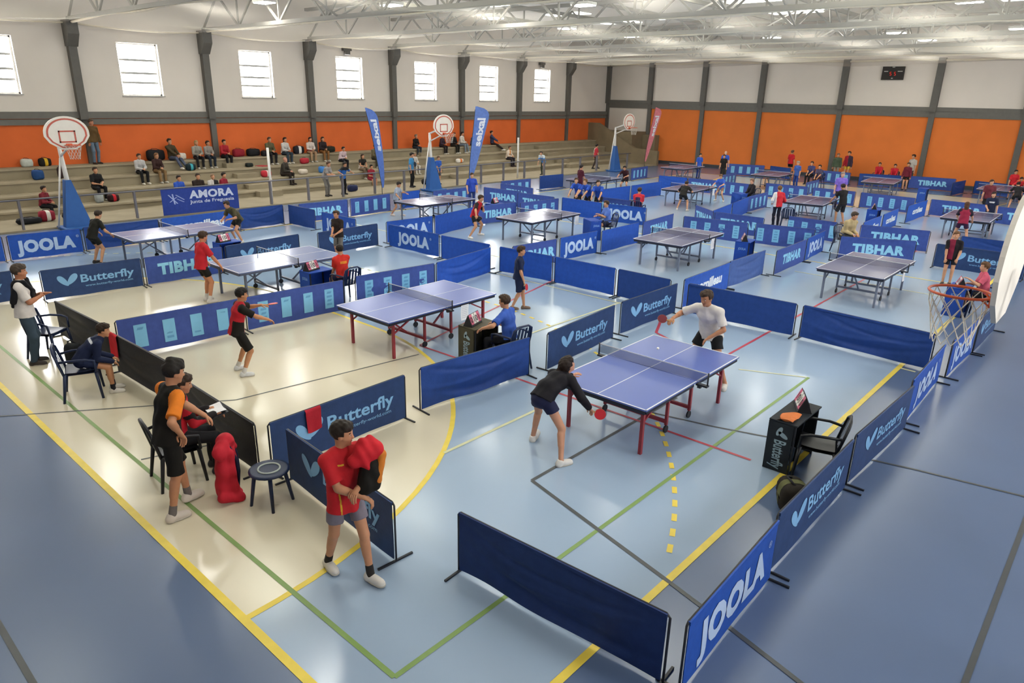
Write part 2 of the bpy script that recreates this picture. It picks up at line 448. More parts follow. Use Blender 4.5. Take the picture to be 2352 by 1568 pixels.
# scoreboard
sb = empty('scoreboard', 'black electronic scoreboard with red digits high on the far white wall', 'scoreboard', (XF-.02, 10.28, 6.24))
a = MB(); a.box((-.06, 0, 0), (.12, 1.2, .74), 0, bev=.01); a.build('case', [mat('board_black', '#241f1c', .5)], sb)
a = MB()
for y0 in (.12, -.12): 
    for (dy, dz, w, h) in ((0, .09, .07, .025), (0, 0, .07, .025), (0, -.09, .07, .025), (.035, .045, .025, .08), (-.035, -.045, .025, .08)): a.box((-.125, y0+dy, dz-.03), (.01, w, h), 0)
a.build('red_digit', [emission('digit_red', '#d83026', .45)], sb)
a = MB(); a.box((-.125, .38, .1), (.01, .22, .05), 0); a.box((-.125, -.38, .1), (.01, .26, .05), 0); a.box((-.125, 0, .33), (.01, .14, .04), 0); a.box((-.125, 0, -.28), (.01, .1, .05), 0)
a.build('caption_strip', [mat('board_caption', '#b8b4ae', .5)], sb)
# small projector boxes on the left wall
for i, x in enumerate((21.4, 37.4)):
    pb = MB(); pb.box((x, YL-.12, 6.65), (.5, .2, .16), 0); pb.box((x, YL-.16, 6.48), (.3, .14, .2), 0, bev=.02)
    tag(pb.build('wall_floodlight', [M_greydark]), ['small grey floodlight box above the fourth window of the left wall', 'small grey floodlight box above the farthest window of the left wall'][i], 'floodlight')
# bleachers
bl = MB(); XE = 43.3
LV = [(1.5, 29.75, YL), (1.1, 28.85, 29.75), (.7, 27.9, 28.85), (.3, 26.95, 27.9), (.06, 24.25, 26.95)]
for z, y0, y1 in LV: bl.box(((XN+XE)/2, (y0+y1)/2, z/2), (XE-XN, y1-y0, z), 0)
for z, y0, y1 in LV[:4]:
    bl.box(((XN+XE)/2, y0-.02, z-.035), (XE-XN, .06, .07), 1)
    bl.box(((XN+XE)/2, (y0+y1)/2, z+.004), (XE-XN, .02, .01), 1)
struct('trim_%d' % n, bl, [M_conc, mat('bleacher_nosing', '#a1967f', .85, .2, var=.08, scale=2)]); n += 1
# stair blocks in the aisles
st = MB()
for x0 in (2.2, 14.2, 26.0, 36.6):
    for z, y0, y1 in LV[1:4]: st.box((x0, y1-.22, z+.2*.5), (1.1, .44, .2), 0)
    st.box((x0, 26.73, .15), (1.1, .44, .3), 0)
struct('trim_%d' % n, st, [M_conc]); n += 1
# end stair wall in the far corner
sw = MB()
sw.prism([(43.3, YL, 0), (43.3, 24.3, 0), (43.3, 24.3, 1.0), (43.3, 26.2, 1.1), (43.3, 29.6, 2.75), (43.3, YL, 2.75)], (0, 0, 0), (.25, 0, 0), 0)
sw.box((44.6, 28.6, 1.1), (2.0, 3.8, 2.2), 0)
sw.box((45.3, 26.2, 1.0), (.6, 1.2, 2.0), 0)
struct('trim_%d' % n, sw, [M_conc_dark]); n += 1
rl = None
# front rail: one run of steel posts with a handrail
rail = empty('guard_rail', 'long grey steel guard rail in front of the concrete bleachers', 'railing', (0, 24.4, .06))
a = MB(); a.tube([(XN+.3, 0, .95), (40, 0, .95)], .028, 8); a.build('handrail', [M_rail], rail)
for k in range(28):
    x = 4.09+1.775*k-1.775*5
    if x > 40: break
    a = MB(); a.box((x, 0, .47), (.06, .12, .94), 0); a.build('post', [M_rail], rail)
# ================================================================ lettering
_tc = {}
def text_geo(s, bold=0.0):
    """flat letter outlines of a word, height of capitals = 1, centred on x, baseline at 0"""
    key = (s, bold)
    if key in _tc: return _tc[key]
    cu = bpy.data.curves.new('t', 'FONT'); cu.body = s; cu.size = 1.0; cu.align_x = 'CENTER'; cu.offset = bold; cu.resolution_u = 3; cu.space_character = 1.0+(1.6*bold if bold > .04 else 0)
    ob = bpy.data.objects.new('t', cu); COL.objects.link(ob)
    dg = bpy.context.evaluated_depsgraph_get(); ev = ob.evaluated_get(dg); me = ev.to_mesh()
    bm = bmesh.new(); bm.from_mesh(me)
    bmesh.ops.triangulate(bm, faces=bm.faces)
    for _ in range(2):
        ed = [e for e in bm.edges if e.calc_length() > 0.28]
        if ed: bmesh.ops.subdivide_edges(bm, edges=ed, cuts=1)
    bmesh.ops.triangulate(bm, faces=bm.faces)
    bm.verts.index_update()
    vs = [(v.co.x/0.70, v.co.y/0.70) for v in bm.verts]; fs = [tuple(v.index for v in f.verts) for f in bm.faces]
    bm.free(); ev.to_mesh_clear(); bpy.data.objects.remove(ob); bpy.data.curves.remove(cu)
    xs = [v[0] for v in vs]
    _tc[key] = (vs, fs, min(xs), max(xs)); return _tc[key]
def put_text(mb, s, fn, cx, cz, h, width=None, bold=0.0, shear=0.0, rot=0.0, mi=0):
    """fn maps flat (x,z) on the cloth to a 3D point"""
    vs, fs, x0, x1 = text_geo(s, bold)
    sx = h if width is None else width/(x1-x0)
    c, sn = math.cos(rot), math.sin(rot)
    P = []
    for (x, y) in vs:
        u = (x-(x0+x1)/2)*sx + shear*(y-.5)*h; w = (y-.5)*h
        P.append(fn(cx+u*c-w*sn, cz+u*sn+w*c))
    mb.add(P, fs, mi)
def put_poly(mb, pts, fn, mi=0):
    mb.add([fn(x, z) for x, z in pts], [tuple(range(len(pts)))], mi)
def ell_pts(cx, cz, a, b, rot, n=20, taper=0.0):
    R = []
    for k in range(n):
        t = 2*math.pi*k/n; u = a*math.cos(t); v = b*math.sin(t)*(1+taper*math.cos(t))
        R.append((cx+u*math.cos(rot)-v*math.sin(rot), cz+u*math.sin(rot)+v*math.cos(rot)))
    return R

# ================================================================ court surrounds (barriers)
BC = {'B': ('#29406b', '#7fb0da'), 'J': ('#2450a8', '#b3c8e6'), 'T': ('#3c5299', '#8ecbea'), 'S': ('#3d5196', '#7bb8dc'),
      'P': ('#2551ae', None), 'N': ('#254488', None), 'D': ('#1c3162', None), 'K': ('#2b2b31', None), 'C': ('#2d59b4', '#e4ecf4'), 'G': ('#46609c', None)}
M_frame = mat('barrier_frame', '#23252b', .45, .4, var=.03)
def barrier(A, B, kind, label, amp=None, h=0.69, group=None, seed=0, text=None):
    A = Vector((A[0], A[1], 0)); B = Vector((B[0], B[1], 0)); d = B-A; L = d.length-.03; c = (A+B)/2
    cc, tcx = BC[kind]
    root = empty('court_barrier', label, 'barrier', c, math.atan2(d.y, d.x), group)
    plain = tcx is None
    if amp is None: amp = .016 if plain else .006
    ph = seed*1.7
    def wave(x, z):
        u = x/L+.5; w = (z-.05)/.62
        q = math.sin(6.0*w+3.0*(2*u-1)**2+ph)*(1-.3*w)+.6*math.sin(9*u+2.5*w+ph*2)*(.4+.6*w)
        r = 0.0
        if plain and amp > .01:
            for j in range(4):
                zc = .92-.23*j-(.30+.05*math.sin(ph+j))*(1-(2*u-1.0+.35*math.sin(ph*1.3+2*j))**2); e = (w-zc)/(.05+.015*j)
                r += (1.0 if j % 2 == 0 else -.7)*math.exp(-e*e)
            q = .7*q+1.0*r*(.4+.6*math.sin(math.pi*u))
        return amp*q*math.sin(math.pi*min(1, max(0, u)))**.5
    def sagz(x, w):
        return 0
    f = MB(); NX, NZ = (40, 30) if plain and amp > .01 else (26, 10)
    zt, zb = h-.02, .035
    ftop = lambda u, v: ((u-.5)*(L-.05), wave((u-.5)*(L-.05), zb+(zt-zb)*v)-.003, zb+(zt-zb)*v+.006*math.sin(u*12+seed)*(1-v))
    fbk = lambda u, v: (ftop(1-u, v)[0], ftop(1-u, v)[1]+.006, ftop(1-u, v)[2])
    f.grid(ftop, NX, NZ); f.grid(fbk, NX, NZ)
    f.box((0, 0, zt+.008), (L-.05, .022, .035), 0)
    f.build('cloth_panel', [cloth('barrier_'+kind, cc, .55)], root)
    fr = MB(); e = L/2-.005
    fr.tube([(-e, .012, .02), (-e, .012, h-.03), (-e+.03, .012, h), (e-.03, .012, h), (e, .012, h-.03), (e, .012, .02)], .011, 6)
    fr.build('frame', [M_frame], root)
    for sx in (-1, 1):
        ft = MB(); ft.bar((sx*(e-.012), -.2, .012), (sx*(e-.012), .22, .012), .022, .02); ft.build('foot', [M_frame], root)
    if tcx:
        M = mat('barrier_print_'+kind, tcx, .55, .3, var=.04)
        fn = lambda x, z: (x, wave(x, z)-.0085, z)
        m = MB()
        if kind == 'B':
            put_text(m, 'Butterfly', fn, .23*L/2.2+.07, .41, .175, 1.12, .022)
            put_text(m, 'www.butterfly-world.com', fn, .30, .235, .05, 1.0, .01)
            m.build('lettering', [M], root)
            m = MB(); put_poly(m, ell_pts(-.62, .40, .15, .062, 2.25, taper=.25), fn); put_poly(m, ell_pts(-.44, .42, .15, .068, .85, taper=.25), fn)
            m.build('logo', [M], root)
        elif kind == 'J':
            put_text(m, text or 'JOOLA', fn, 0, .36, .3, 1.42, .062); put_text(m, '®', fn, .78, .5, .07, None, 0); m.build('lettering', [M], root)
        elif kind == 'T':
            put_text(m, text or 'TIBHAR', fn, .05, .37, .25, 1.45, .058); m.build('lettering', [M], root)
        elif kind == 'C':
            put_text(m, 'cornilleau', fn, .1, .40, .22, 1.4, .04, .15); m.build('lettering', [M], root)
        elif kind == 'S':
            for k in range(4):
                m = MB(); cx = -.74+.49*k; put_poly(m, [(cx-.105, .14), (cx+.105, .14), (cx+.105, .56), (cx-.105, .56)], fn)
                m2 = MB(); fn2 = lambda x, z: (x, wave(x, z)-.0105, z)
                for j in range(4): put_poly(m2, [(cx-.06, .205+.085*j), (cx+.06-.02*(j % 2), .205+.085*j), (cx+.06, .25+.085*j), (cx-.06+.02*(j % 2), .25+.085*j)], fn2)
                pm = m.build('printed_block', [M], root); m2.build('print', [mat('barrier_print_dim', '#5f97c4', .6)], pm)
    return root
BARS = [
 # near court, clockwise
 ((1.79,1.62),(1.93,-.66),'D','long plain navy barrier standing alone at the bottom of the picture',.02),
 ((1.93,-.79),(3.86,-.73),'J','bright blue barrier with big slanting JOOLA print at the bottom right corner',None),
 ((3.91,-.69),(6.18,-.70),'B','dark navy Butterfly barrier beside the black backpack on the right-hand aisle',None),
 ((6.26,-.69),(8.58,-.78),'B','dark navy Butterfly barrier beside the black chair of the empty scoring table',None),
 ((8.75,-.72),(11.0,-.68),'J','blue JOOLA barrier left of the gap under the orange hoop net',None),
 ((11.28,-.74),(13.1,-.8),'J','blue JOOLA barrier right of the gap under the orange hoop net',None),
 ((13.15,-.82),(15.2,-.85),'B','dark Butterfly barrier half hidden behind the large white backboard',None),
 ((11.52,4.45),(11.62,2.05),'N','plain navy barrier behind the player in the white t-shirt',.006),
 ((11.64,1.98),(11.47,-.45),'N','creased plain navy barrier behind the nearest table, right of the seam with the smooth one',.028),
 ((9.15,4.62),(11.36,4.6),'B','navy Butterfly barrier left of the man in the white t-shirt',None),
 ((6.6,4.42),(8.93,4.6),'B','navy Butterfly barrier behind the net of the nearest table',None),
 ((3.99,4.72),(6.27,4.5),'N','plain navy creased barrier behind the seated umpire in blue',.03),
 ((1.5,4.62),(3.72,4.68),'B','navy Butterfly barrier with a red towel draped over it',None),
 ((1.6,4.38),(1.45,2.14),'B','dark Butterfly barrier behind the boy in red and grey shorts',None),
 ((1.46,12.2),(1.56,9.8),'K','black barrier in front of the clapping man, leftmost of three black ones',None),
 ((1.5,9.5),(1.57,7.3),'K','black barrier in front of the seated boy in navy, middle of the three black ones',None),
 ((1.44,7.1),(1.40,4.72),'K','black barrier in front of the writing coach in red and black',None),
 ((1.75,10.1),(4.02,9.95),'S','violet-blue barrier with pale printed blocks left of the boy in red and black',None),
 ((4.05,9.95),(6.28,9.8),'S','violet-blue barrier with pale printed blocks right behind the boy in red and black',None),
 ((6.6,9.88),(8.78,9.66),'S','violet-blue barrier with pale blocks behind the second nearest table',None),
 ((8.8,9.66),(11.12,10.05),'P','creased royal blue barrier touching the block-printed one behind the red-legged table',.03),
 ((11.3,14.6),(11.32,12.3),'J','blue JOOLA barrier running away along the aisle right of the boy in dark shirt',None),
 ((11.28,12.2),(11.37,10.3),'P','smooth royal blue barrier on the left edge of the narrow gap in the cross aisle',.004),
 ((11.36,9.98),(11.46,8.2),'P','smooth royal blue barrier right of the aisle gap, left of the boy in dark navy',.004),
 ((11.48,8.18),(11.53,6.33),'P','smooth royal blue barrier just right of the boy in dark navy',.004),
 ((11.53,6.3),(11.52,4.85),'N','plain navy barrier between royal blue ones and the corner behind the white t-shirt player',.006),
 ((8.9,14.82),(11.15,14.92),'B','navy Butterfly barrier behind the boy with brown hair and dark t-shirt',None),
 ((11.5,14.98),(13.4,14.88),'J','royal blue JOOLA barrier in front of the player in pale grey shirt',None),
 ((13.43,14.85),(15.9,15.4),'P','smooth royal blue barrier left of the lunging boy in red',.004),
 ((16.0,15.4),(18.0,15.26),'T','violet-blue TIBHAR barrier right behind the lunging boy in red',None),
 ((11.62,9.74),(13.36,9.58),'T','violet-blue TIBHAR barrier left of the JOOLA one behind the boy in dark navy',None),
 ((13.5,9.6),(15.32,9.56),'J','bright blue JOOLA barrier in the middle below the blue-shirted umpire',None),
 ((15.35,9.45),(17.65,9.56),'P','plain royal blue barrier left of the dark table beneath the seated umpire',.006),
 ((17.7,9.46),(20.2,9.75),'T','violet-blue TIBHAR barrier at the far side of the dark central table',None),
 ((20.36,12.79),(20.6,11.1),'J','bright blue JOOLA barrier facing the front in the hall centre, below the spectator in red',None),
 ((20.42,14.98),(20.36,12.95),'P','royal blue barrier that the group of blue-shirted boys leans over',.004),
 ((2.56,19.83),(4.37,19.74),'J','bright blue JOOLA barrier at the left edge under the bleachers',None),
 ((.5,19.9),(2.5,19.85),'J','blue barrier cut by the left picture edge, only its last letter showing',None),
 ((4.43,19.84),(6.6,19.91),'N','plain navy barrier behind the back of the player in black',.02),
 ((6.65,19.92),(9.25,20.1),'C','blue cornilleau barrier behind the leftmost white-glaring table',None),
 ((9.33,20.15),(11.05,20.2),'N','creased navy barrier right of the player in olive shirt',.03),
 ((11.16,20.1),(11.19,18.44),'N','navy barrier turning the corner below the left volleyball post',.01),
 ((11.47,19.93),(13.54,19.82),'T','violet-blue TIBHAR barrier right of the left volleyball post',None),
 ((13.65,19.87),(15.82,20.15),'S','violet-blue block-printed barrier behind the grey-shirted player',None),
 ((1.96,14.93),(4.06,14.78),'B','dark Butterfly barrier in front of the player in all black',None),
 ((4.08,14.76),(6.05,14.74),'T','violet-blue TIBHAR barrier behind the player in plain red t-shirt',None),
 ((6.1,14.76),(8.44,15.0),'B','navy Butterfly barrier between the two tables on the left',None),
 ((-.6,15.4),(1.6,15.35),'B','dark barrier at the left picture edge behind the clapping man',None),
 ((11.14,17.99),(11.12,16.02),'J','small bright blue JOOLA barrier behind the head of the boy with brown hair',None),
 ((16.4,20.15),(17.5,20.25),'P','plain royal blue barrier behind the pale grey-lit table',.004),
 ((17.6,19.6),(19.9,19.67),'S','block-printed barrier under the second basketball stand',None),
 ((20.33,19.3),(20.5,17.2),'T','violet-blue TIBHAR barrier behind the raised arm of the boy in red',None),
 ((22.0,19.84),(21.75,17.6),'T','TIBHAR barrier below the block-printed one near the right feather flag',None),
 ((22.57,20.34),(24.6,20.18),'S','slanting violet-blue barrier at the foot of the seixal feather flag',None),
 ((25.86,20.7),(27.74,20.6),'N','tall plain navy barrier in front of the boy leaning on the rail',.01),
 ((20.16,17.15),(20.24,15.2),'T','TIBHAR barrier left of the blue-shirted boys',None),
 ((17.9,15.0),(20.1,14.86),'S','block-printed barrier behind the far edge of the grey glaring table',None),
 ((11.74,4.66),(14.22,4.74),'C','blue cornilleau barrier right above the head of the man in the white t-shirt',None),
 ((14.26,4.78),(16.4,4.76),'G','dull grey-blue barrier joined to the cornilleau one',.014),
 ((16.5,4.5),(18.9,4.57),'T','violet-blue barrier with pale slanting letters left of the big dark table',None),
 ((18.95,4.58),(20.9,4.72),'J','blue JOOLA barrier ending at the block-printed ones in the right half',None),
 ((20.15,4.05),(21.1,2.14),'T','drooping TIBHAR barrier right behind the net of the big dark table',.02),
 ((22.93,4.3),(23.4,2.28),'T','second TIBHAR barrier, behind the drooping one',None),
 ((20.44,6.85),(20.8,5.0),'S','block-printed barrier left of the man in the beige jacket',None),
 ((19.95,9.24),(20.3,7.0),'S','block-printed barrier behind the dark central table',None),
 ((21.7,8.95),(21.72,7.07),'T','TIBHAR barrier left of the boy in the red and white jacket',None),
 ((22.8,10.3),(21.74,9.0),'T','crumpled TIBHAR barrier right of the seated spectator in red',None),
 ((23.5,4.36),(25.7,4.4),'C','blue cornilleau barrier nearest the man in the beige jacket',None),
 ((26.0,4.42),(28.3,4.5),'C','blue cornilleau barrier beyond a blue post in the right half',None),
 ((29.2,4.4),(32.1,4.35),'C','blue cornilleau barrier leading to the far TIBHAR row',None),
 ((32.5,4.33),(32.38,2.0),'T','TIBHAR barrier behind the table of the girl in dark red',None),
 ((32.15,1.85),(31.96,-.3),'T','TIBHAR barrier at the right edge behind the girl in the navy top',None),
 ((21.15,1.67),(21.05,-.6),'B','navy Butterfly barrier behind the boy in red and black on the right',None),
 ((23.15,1.42),(23.2,-.9),'N','plain blue barrier above the Butterfly one on the right',.02),
 ((32.55,7.2),(32.31,4.84),'S','block-printed barrier right of the pale gap between far courts',None),
 ((22.9,6.72),(22.79,4.97),'S','dark block-printed barrier behind the player in black t-shirt',None),
 ((26.9,9.99),(29.2,10.1),'S','block-printed barrier meeting a royal blue one left of the red and white jacket',None),
 ((21.9,9.1),(24.3,9.5),'P','long royal blue barrier left of the red and white jacket, front panel',.006),
 ((24.35,9.5),(26.85,9.95),'P','long royal blue barrier left of the red and white jacket, rear panel',.006),
 ((32.6,11.7),(32.7,9.6),'S','block-printed barrier behind the dark-clad umpire',None),
 ((32.65,9.4),(32.6,7.4),'S','block-printed barrier behind the player in black and the purple shirt',None),
 ((23.56,15.42),(26.1,15.38),'P','royal blue barrier behind the heads of the blue-shirted boys, left panel',.004),
 ((26.15,15.38),(28.9,15.38),'P','royal blue barrier behind the spectator in red, right panel',.004),
 ((21.75,14.2),(21.75,12.5),'T','TIBHAR barrier low behind the spectator in red',None),
 ((33.3,20.0),(35.6,20.3),'S','block-printed barrier right of the far basketball stand',None),
 ((31.3,17.0),(31.53,15.4),'P','royal blue barrier in front of the farthest left table',None),
 ((31.53,15.4),(31.6,13.6),'T','TIBHAR barrier beyond the player in black bending at the far table',None),
 ((31.5,13.5),(31.4,11.75),'S','block-printed barrier right of the light blue player far back',None),
 ((41.6,18.2),(42.4,15.9),'S','block-printed barrier along the orange wall right of the men in blue',None),
 ((34.2,14.9),(36.4,15.0),'S','narrow slanting block-printed barrier left of the brownish far table',None),
 ((42.6,15.67),(41.9,14.04),'N','short blue barrier against the orange wall behind the far table',None),
 ((34.5,10.4),(36.8,10.54),'S','slanting block-printed barrier left of the purple shirt',None),
 ((42.3,12.6),(42.1,10.6),'S','block-printed barrier under the man in green by the wall',None),
 ((42.2,10.2),(43.0,8.03),'N','plain blue barrier in front of the two seated boys in red',None),
 ((43.2,7.8),(43.6,5.5),'T','big TIBHAR barrier against the orange wall in the right half',None),
 ((41.2,5.2),(43.3,5.0),'N','blue barrier seen end-on beside the big far TIBHAR one',None),
 ((43.4,4.61),(42.6,2.0),'N','plain blue barrier behind the far right table',None),
]
for i, (a, b, k, lab, amp) in enumerate(BARS):
    barrier(a, b, k, lab, amp, seed=i)

# ================================================================ tables
def table(loc, rz, style, label, paper=None):
    root = empty('table_tennis_table', label, 'table tennis table', (loc[0], loc[1], 0), rz)
    if style == 'red':
        mt = mat('table_top_blue', '#5668ae', .28, .5, var=.03, scale=1.5); ml = mat('table_frame_red', '#8e2f38', .4, .4, var=.04); ma = mat('table_apron_dark', '#1e2230', .5)
    elif style == 'pale':
        mt = mat('table_top_glare', '#8391bd', .16, .9, var=.03, scale=1.5); ml = mat('table_frame_grey', '#5d6373', .4, .4); ma = mat('table_apron_grey', '#4c5468', .5)  # blue top lightened in its colour to stand in for window glare
    else:
        mt = mat('table_top_grey', '#6b6d8c', .2, .7, var=.03, scale=1.5); ml = mat('table_frame_silver', '#6e7585', .35, .5); ma = mat('table_apron_dark', '#1e2230', .5)
    mw = mat('table_line_white', '#d9dbe0', .4, .4, var=.02)
    H = .76
    for sx in (-1, 1):
        m = MB(); m.box((sx*.688, 0, H-.011), (1.364, 1.525, .022), 0, bev=.003)
        tt = m.build('table_half', [mt], root)
        m = MB(); zz = H+.0012
        m.box((sx*1.36, 0, zz), (.02, 1.525, .002)); m.box((sx*.69, .7525, zz), (1.36, .02, .002)); m.box((sx*.69, -.7525, zz), (1.36, .02, .002)); m.box((sx*.68, 0, zz), (1.34, .012, .002))
        m.build('line_marking', [mw], tt)
        a = MB()
        a.box((sx*1.345, 0, H-.05), (.03, 1.46, .055), 0); a.box((sx*.70, .735, H-.048), (1.27, .026, .05), 0); a.box((sx*.70, -.735, H-.048), (1.27, .026, .05), 0)
        a.build('apron', [ma], root)
        for sy in (-1, 1):
            l = MB(); l.bar((sx*1.15, sy*.60, 0), (sx*1.15, sy*.60, H-.06), .045, .045); l.build('leg', [ml], root)
            l = MB(); l.bar((sx*.34, sy*.52, .12), (sx*.34, sy*.52, H-.06), .04, .04); l.build('leg', [ml], root)
            w = MB(); w.tube([(sx*.34-.0, sy*.52-.014, .055), (sx*.34, sy*.52+.014, .055)], .055, 12); w.bar((sx*.34, sy*.52, .055), (sx*.34, sy*.52, .13), .018)
            w.build('wheel', [mat('wheel_rubber', '#23242a', .6)], root)
        f = MB(); f.bar((sx*.34, -.54, .17), (sx*.34, .54, .17), .045, .045); f.bar((sx*1.15, -.6, H-.10), (sx*1.15, .6, H-.10), .04, .04)
        for sy in (-1, 1):
            f.bar((sx*.2, sy*.60, H-.09), (sx*1.2, sy*.60, H-.09), .04, .035); f.bar((sx*1.15, sy*.6, H-.3), (sx*.75, sy*.6, H-.1), .025)
        f.bar((sx*.34, 0, .17), (sx*.95, 0, H-.1), .03)
        f.build('undercarriage', [ml], root)
    n = MB(); n.grid(lambda u, v: (0, -.915+1.83*u, H+.004+.135*v+.004*math.sin(u*9)), 20, 4)
    n.build('net', [mat('net_cloth', '#3c4468', .8, .2, var=.05, alpha=.55)], root)
    t = MB(); t.box((0, 0, H+.146), (.008, 1.83, .014)); t.build('net_tape', [mat('tape_white', '#c9ccd2', .6)], root)
    for sy in (-1, 1):
        p = MB(); p.tube([(0, sy*.915, H-.05), (0, sy*.915, H+.16)], .012, 8); p.box((0, sy*.84, H-.04), (.07, .17, .025)); p.box((0, sy*.80, H-.06), (.05, .05, .06))
        p.build('net_post', [mat('post_black', '#20232a', .4)], root)
    return root
TABLES = [
 ((6.32,2.23),.01,'red','blue table tennis table with red legs and a ball over it, nearest to the camera'),
 ((6.29,7.36),.01,'red','blue table tennis table with red legs behind the boy in red and black'),
 ((6.2,12.35),.0,'pale','blue table paled by window glare in front of the player in plain red t-shirt'),
 ((5.95,17.35),.0,'pale','shining blue table paled by window glare between the player in black and the olive shirt'),
 ((16.28,2.14),.0,'grey','dark grey table with black apron right of centre, in front of the TIBHAR barriers'),
 ((16.16,7.26),.04,'grey','dark grey table in the middle with no players around it'),
 ((15.91,12.4),.05,'grey','grey table with a bright glare, right of the lunging boy in red'),
 ((15.7,17.3),.0,'grey','grey glaring table right of the player in pale grey shirt'),
 ((27.92,2.0),.02,'grey','grey table of the girl in dark red at the right'),
 ((27.48,7.57),.1,'grey','grey-violet table right of the boy in the red and white jacket'),
 ((27.2,12.95),.09,'grey','grey table where the player in black bends forward far back'),
 ((26.7,17.9),.05,'grey','grey table beneath the rail, between two players in maroon'),
 ((39.6,2.9),.0,'grey','violet-grey far table at the right edge against the orange wall'),
 ((38.28,7.89),.1,'grey','violet-grey far table before the two seated boys in red'),
 ((36.9,13.1),.05,'grey','violet-grey far table left of the standing man in red'),
 ((36.4,18.4),.05,'grey','farthest table, left of the men in blue and beside the far corner'),
]
for loc, rz, st, lab in TABLES: table(loc, rz, st, lab)
# sheets of paper clipped to tables
def paper(loc, rz, label):
    m = MB(); m.grid(lambda u, v: (-.1+.2*u, .012*math.sin(3*v), -.3*v), 3, 6); o = m.build('score_sheet', [mat('paper_white', '#e8e8ea', .8, var=.02)])
    sm = MB()
    for k in range(7): sm.box((0, -.003+.012*math.sin(3*(.12+.12*k)), -.03-.036*k), (.15, .003, .006))
    sm.build('print', [mat('print_grey', '#b4b6bd', .8)], o)
    o.location = loc; o.rotation_euler = (0, 0, rz); return tag(o, label, 'paper', 'score sheets')
paper((6.75,6.57,.72),.0,'white score sheet hanging from the side of the second nearest red-legged table')
paper((16.6,6.42,.74),.0,'white score sheet hanging from the empty dark central table')
paper((16.9,11.55,.74),.0,'white score sheet hanging from the grey glaring table left of the umpire in blue')
paper((27.9,12.1,.74),.0,'white score sheet hanging from the far table of the bending player in black')
paper((16.6,1.35,.72),.0,'white score sheet hanging from the big dark table at the right')

# ball in play
bm_ = MB(); bm_.ell((0,0,0), (.02,.02,.02), 16, 10); o = bm_.build('table_tennis_ball', [mat('ball_white', '#f4f1e6', .5, var=.02)], None, None)
tag(o, 'white ball in flight above the far half of the nearest table', 'ball')
o.location = (6.600, 2.290, 0.970)

# ================================================================ umpire tables, scoreboards, chairs
def score_flip(loc, rz, label, z=.7):
    r = empty('flip_scoreboard', label, 'scoreboard', (loc[0], loc[1], loc[2]), rz)
    m = MB(); m.prism([(-.19, -.09, 0), (.19, -.09, 0), (.19, .09, 0), (-.19, .09, 0)], (0,0,0), (0,0,.012)); 
    m.prism([(-.19, -.085, .012), (-.19, 0, .21), (-.19, .085, .012)], (0,0,0), (.38,0,0)); m.build('stand', [mat('score_black', '#1c1c20', .5)], r)
    for k, (cx, w, c) in enumerate(((-.13, .09, '#d36a86'), (-.045, .075, '#e8e6e2'), (.045, .075, '#e8e6e2'), (.13, .09, '#d36a86'))):
        m = MB()
        for s in (-1, 1): m.quad((cx-w/2, s*.080, .04), (cx+w/2, s*.080, .04), (cx+w/2, s*.008, .205), (cx-w/2, s*.008, .205))
        cdd = m.build('number_card', [mat('card_'+c[1:], c, .6, var=.02)], r)
        q = MB()
        for s in (-1, 1):
            put_text(q, str([0, 1, 0, 1][k]), lambda x, z, s=s, cx=cx: (cx+(x if s < 0 else -x), s*(.083-(z-.04)*.436), z), 0, .12, .09, None, .03)
        q.build('digit', [mat('digit_dark', '#2a2a30', .6)], cdd)
    return r
def umpire_table(loc, rz, style, label, w=.75, d=.42, h=.70):
    r = empty('umpire_table', label, 'umpire table', (loc[0], loc[1], 0), rz)
    c = {'dark': '#22272c', 'olive': '#4a4636', 'blue': '#1f47a0'}[style]; M = cloth('umpire_'+style, c, .6)
    m = MB(); m.box((0, 0, h-.01), (w, d, .02), 0, bev=.004); m.build('table_top', [M], r)
    m = MB(); m.box((0, d/2-.006, h/2-.01), (w, .01, h-.03)); m.build('front_panel', [M], r)
    for s in (-1, 1):
        m = MB(); m.box((s*(w/2-.006), .02, h/2-.01), (.01, d-.05, h-.03)); sp = m.build('side_panel', [M], r)
        tx = MB(); ink = mat('umpire_print', '#8fa4ae', .6) if style != 'blue' else mat('umpire_print_blue', '#7fa6dc', .6)
        fn = lambda x, z, s=s: (s*(w/2+.0025), -s*(-x)*(1) if s < 0 else x, z)
        fn = (lambda x, z: (-(w/2+.0025), -x, z)) if s < 0 else (lambda x, z: (w/2+.0025, x, z))
        if style != 'blue':
            put_text(tx, 'Butterfly', fn, 0, .24, .15, .40, .02, 0, -math.pi/2)
            put_poly(tx, ell_pts(.02, .52, .07, .03, -.5), fn); put_poly(tx, ell_pts(-.03, .56, .07, .03, -2.0), fn)
        else: put_text(tx, 'JOOLA', fn, 0, .5, .06, .22, .03)
        tx.build('lettering', [ink], sp)
    for sx in (-1, 1):
        for sy in (-1, 1):
            m = MB(); m.bar((sx*(w/2-.03), sy*(d/2-.03), 0), (sx*(w/2-.03), sy*(d/2-.03), h-.02), .022); m.build('leg', [M_frame], r)
    return r
M_chair = {'navy': mat('chair_navy', '#1b2848', .35, .4, var=.04), 'black': mat('chair_black', '#15171c', .4, .4, var=.04)}
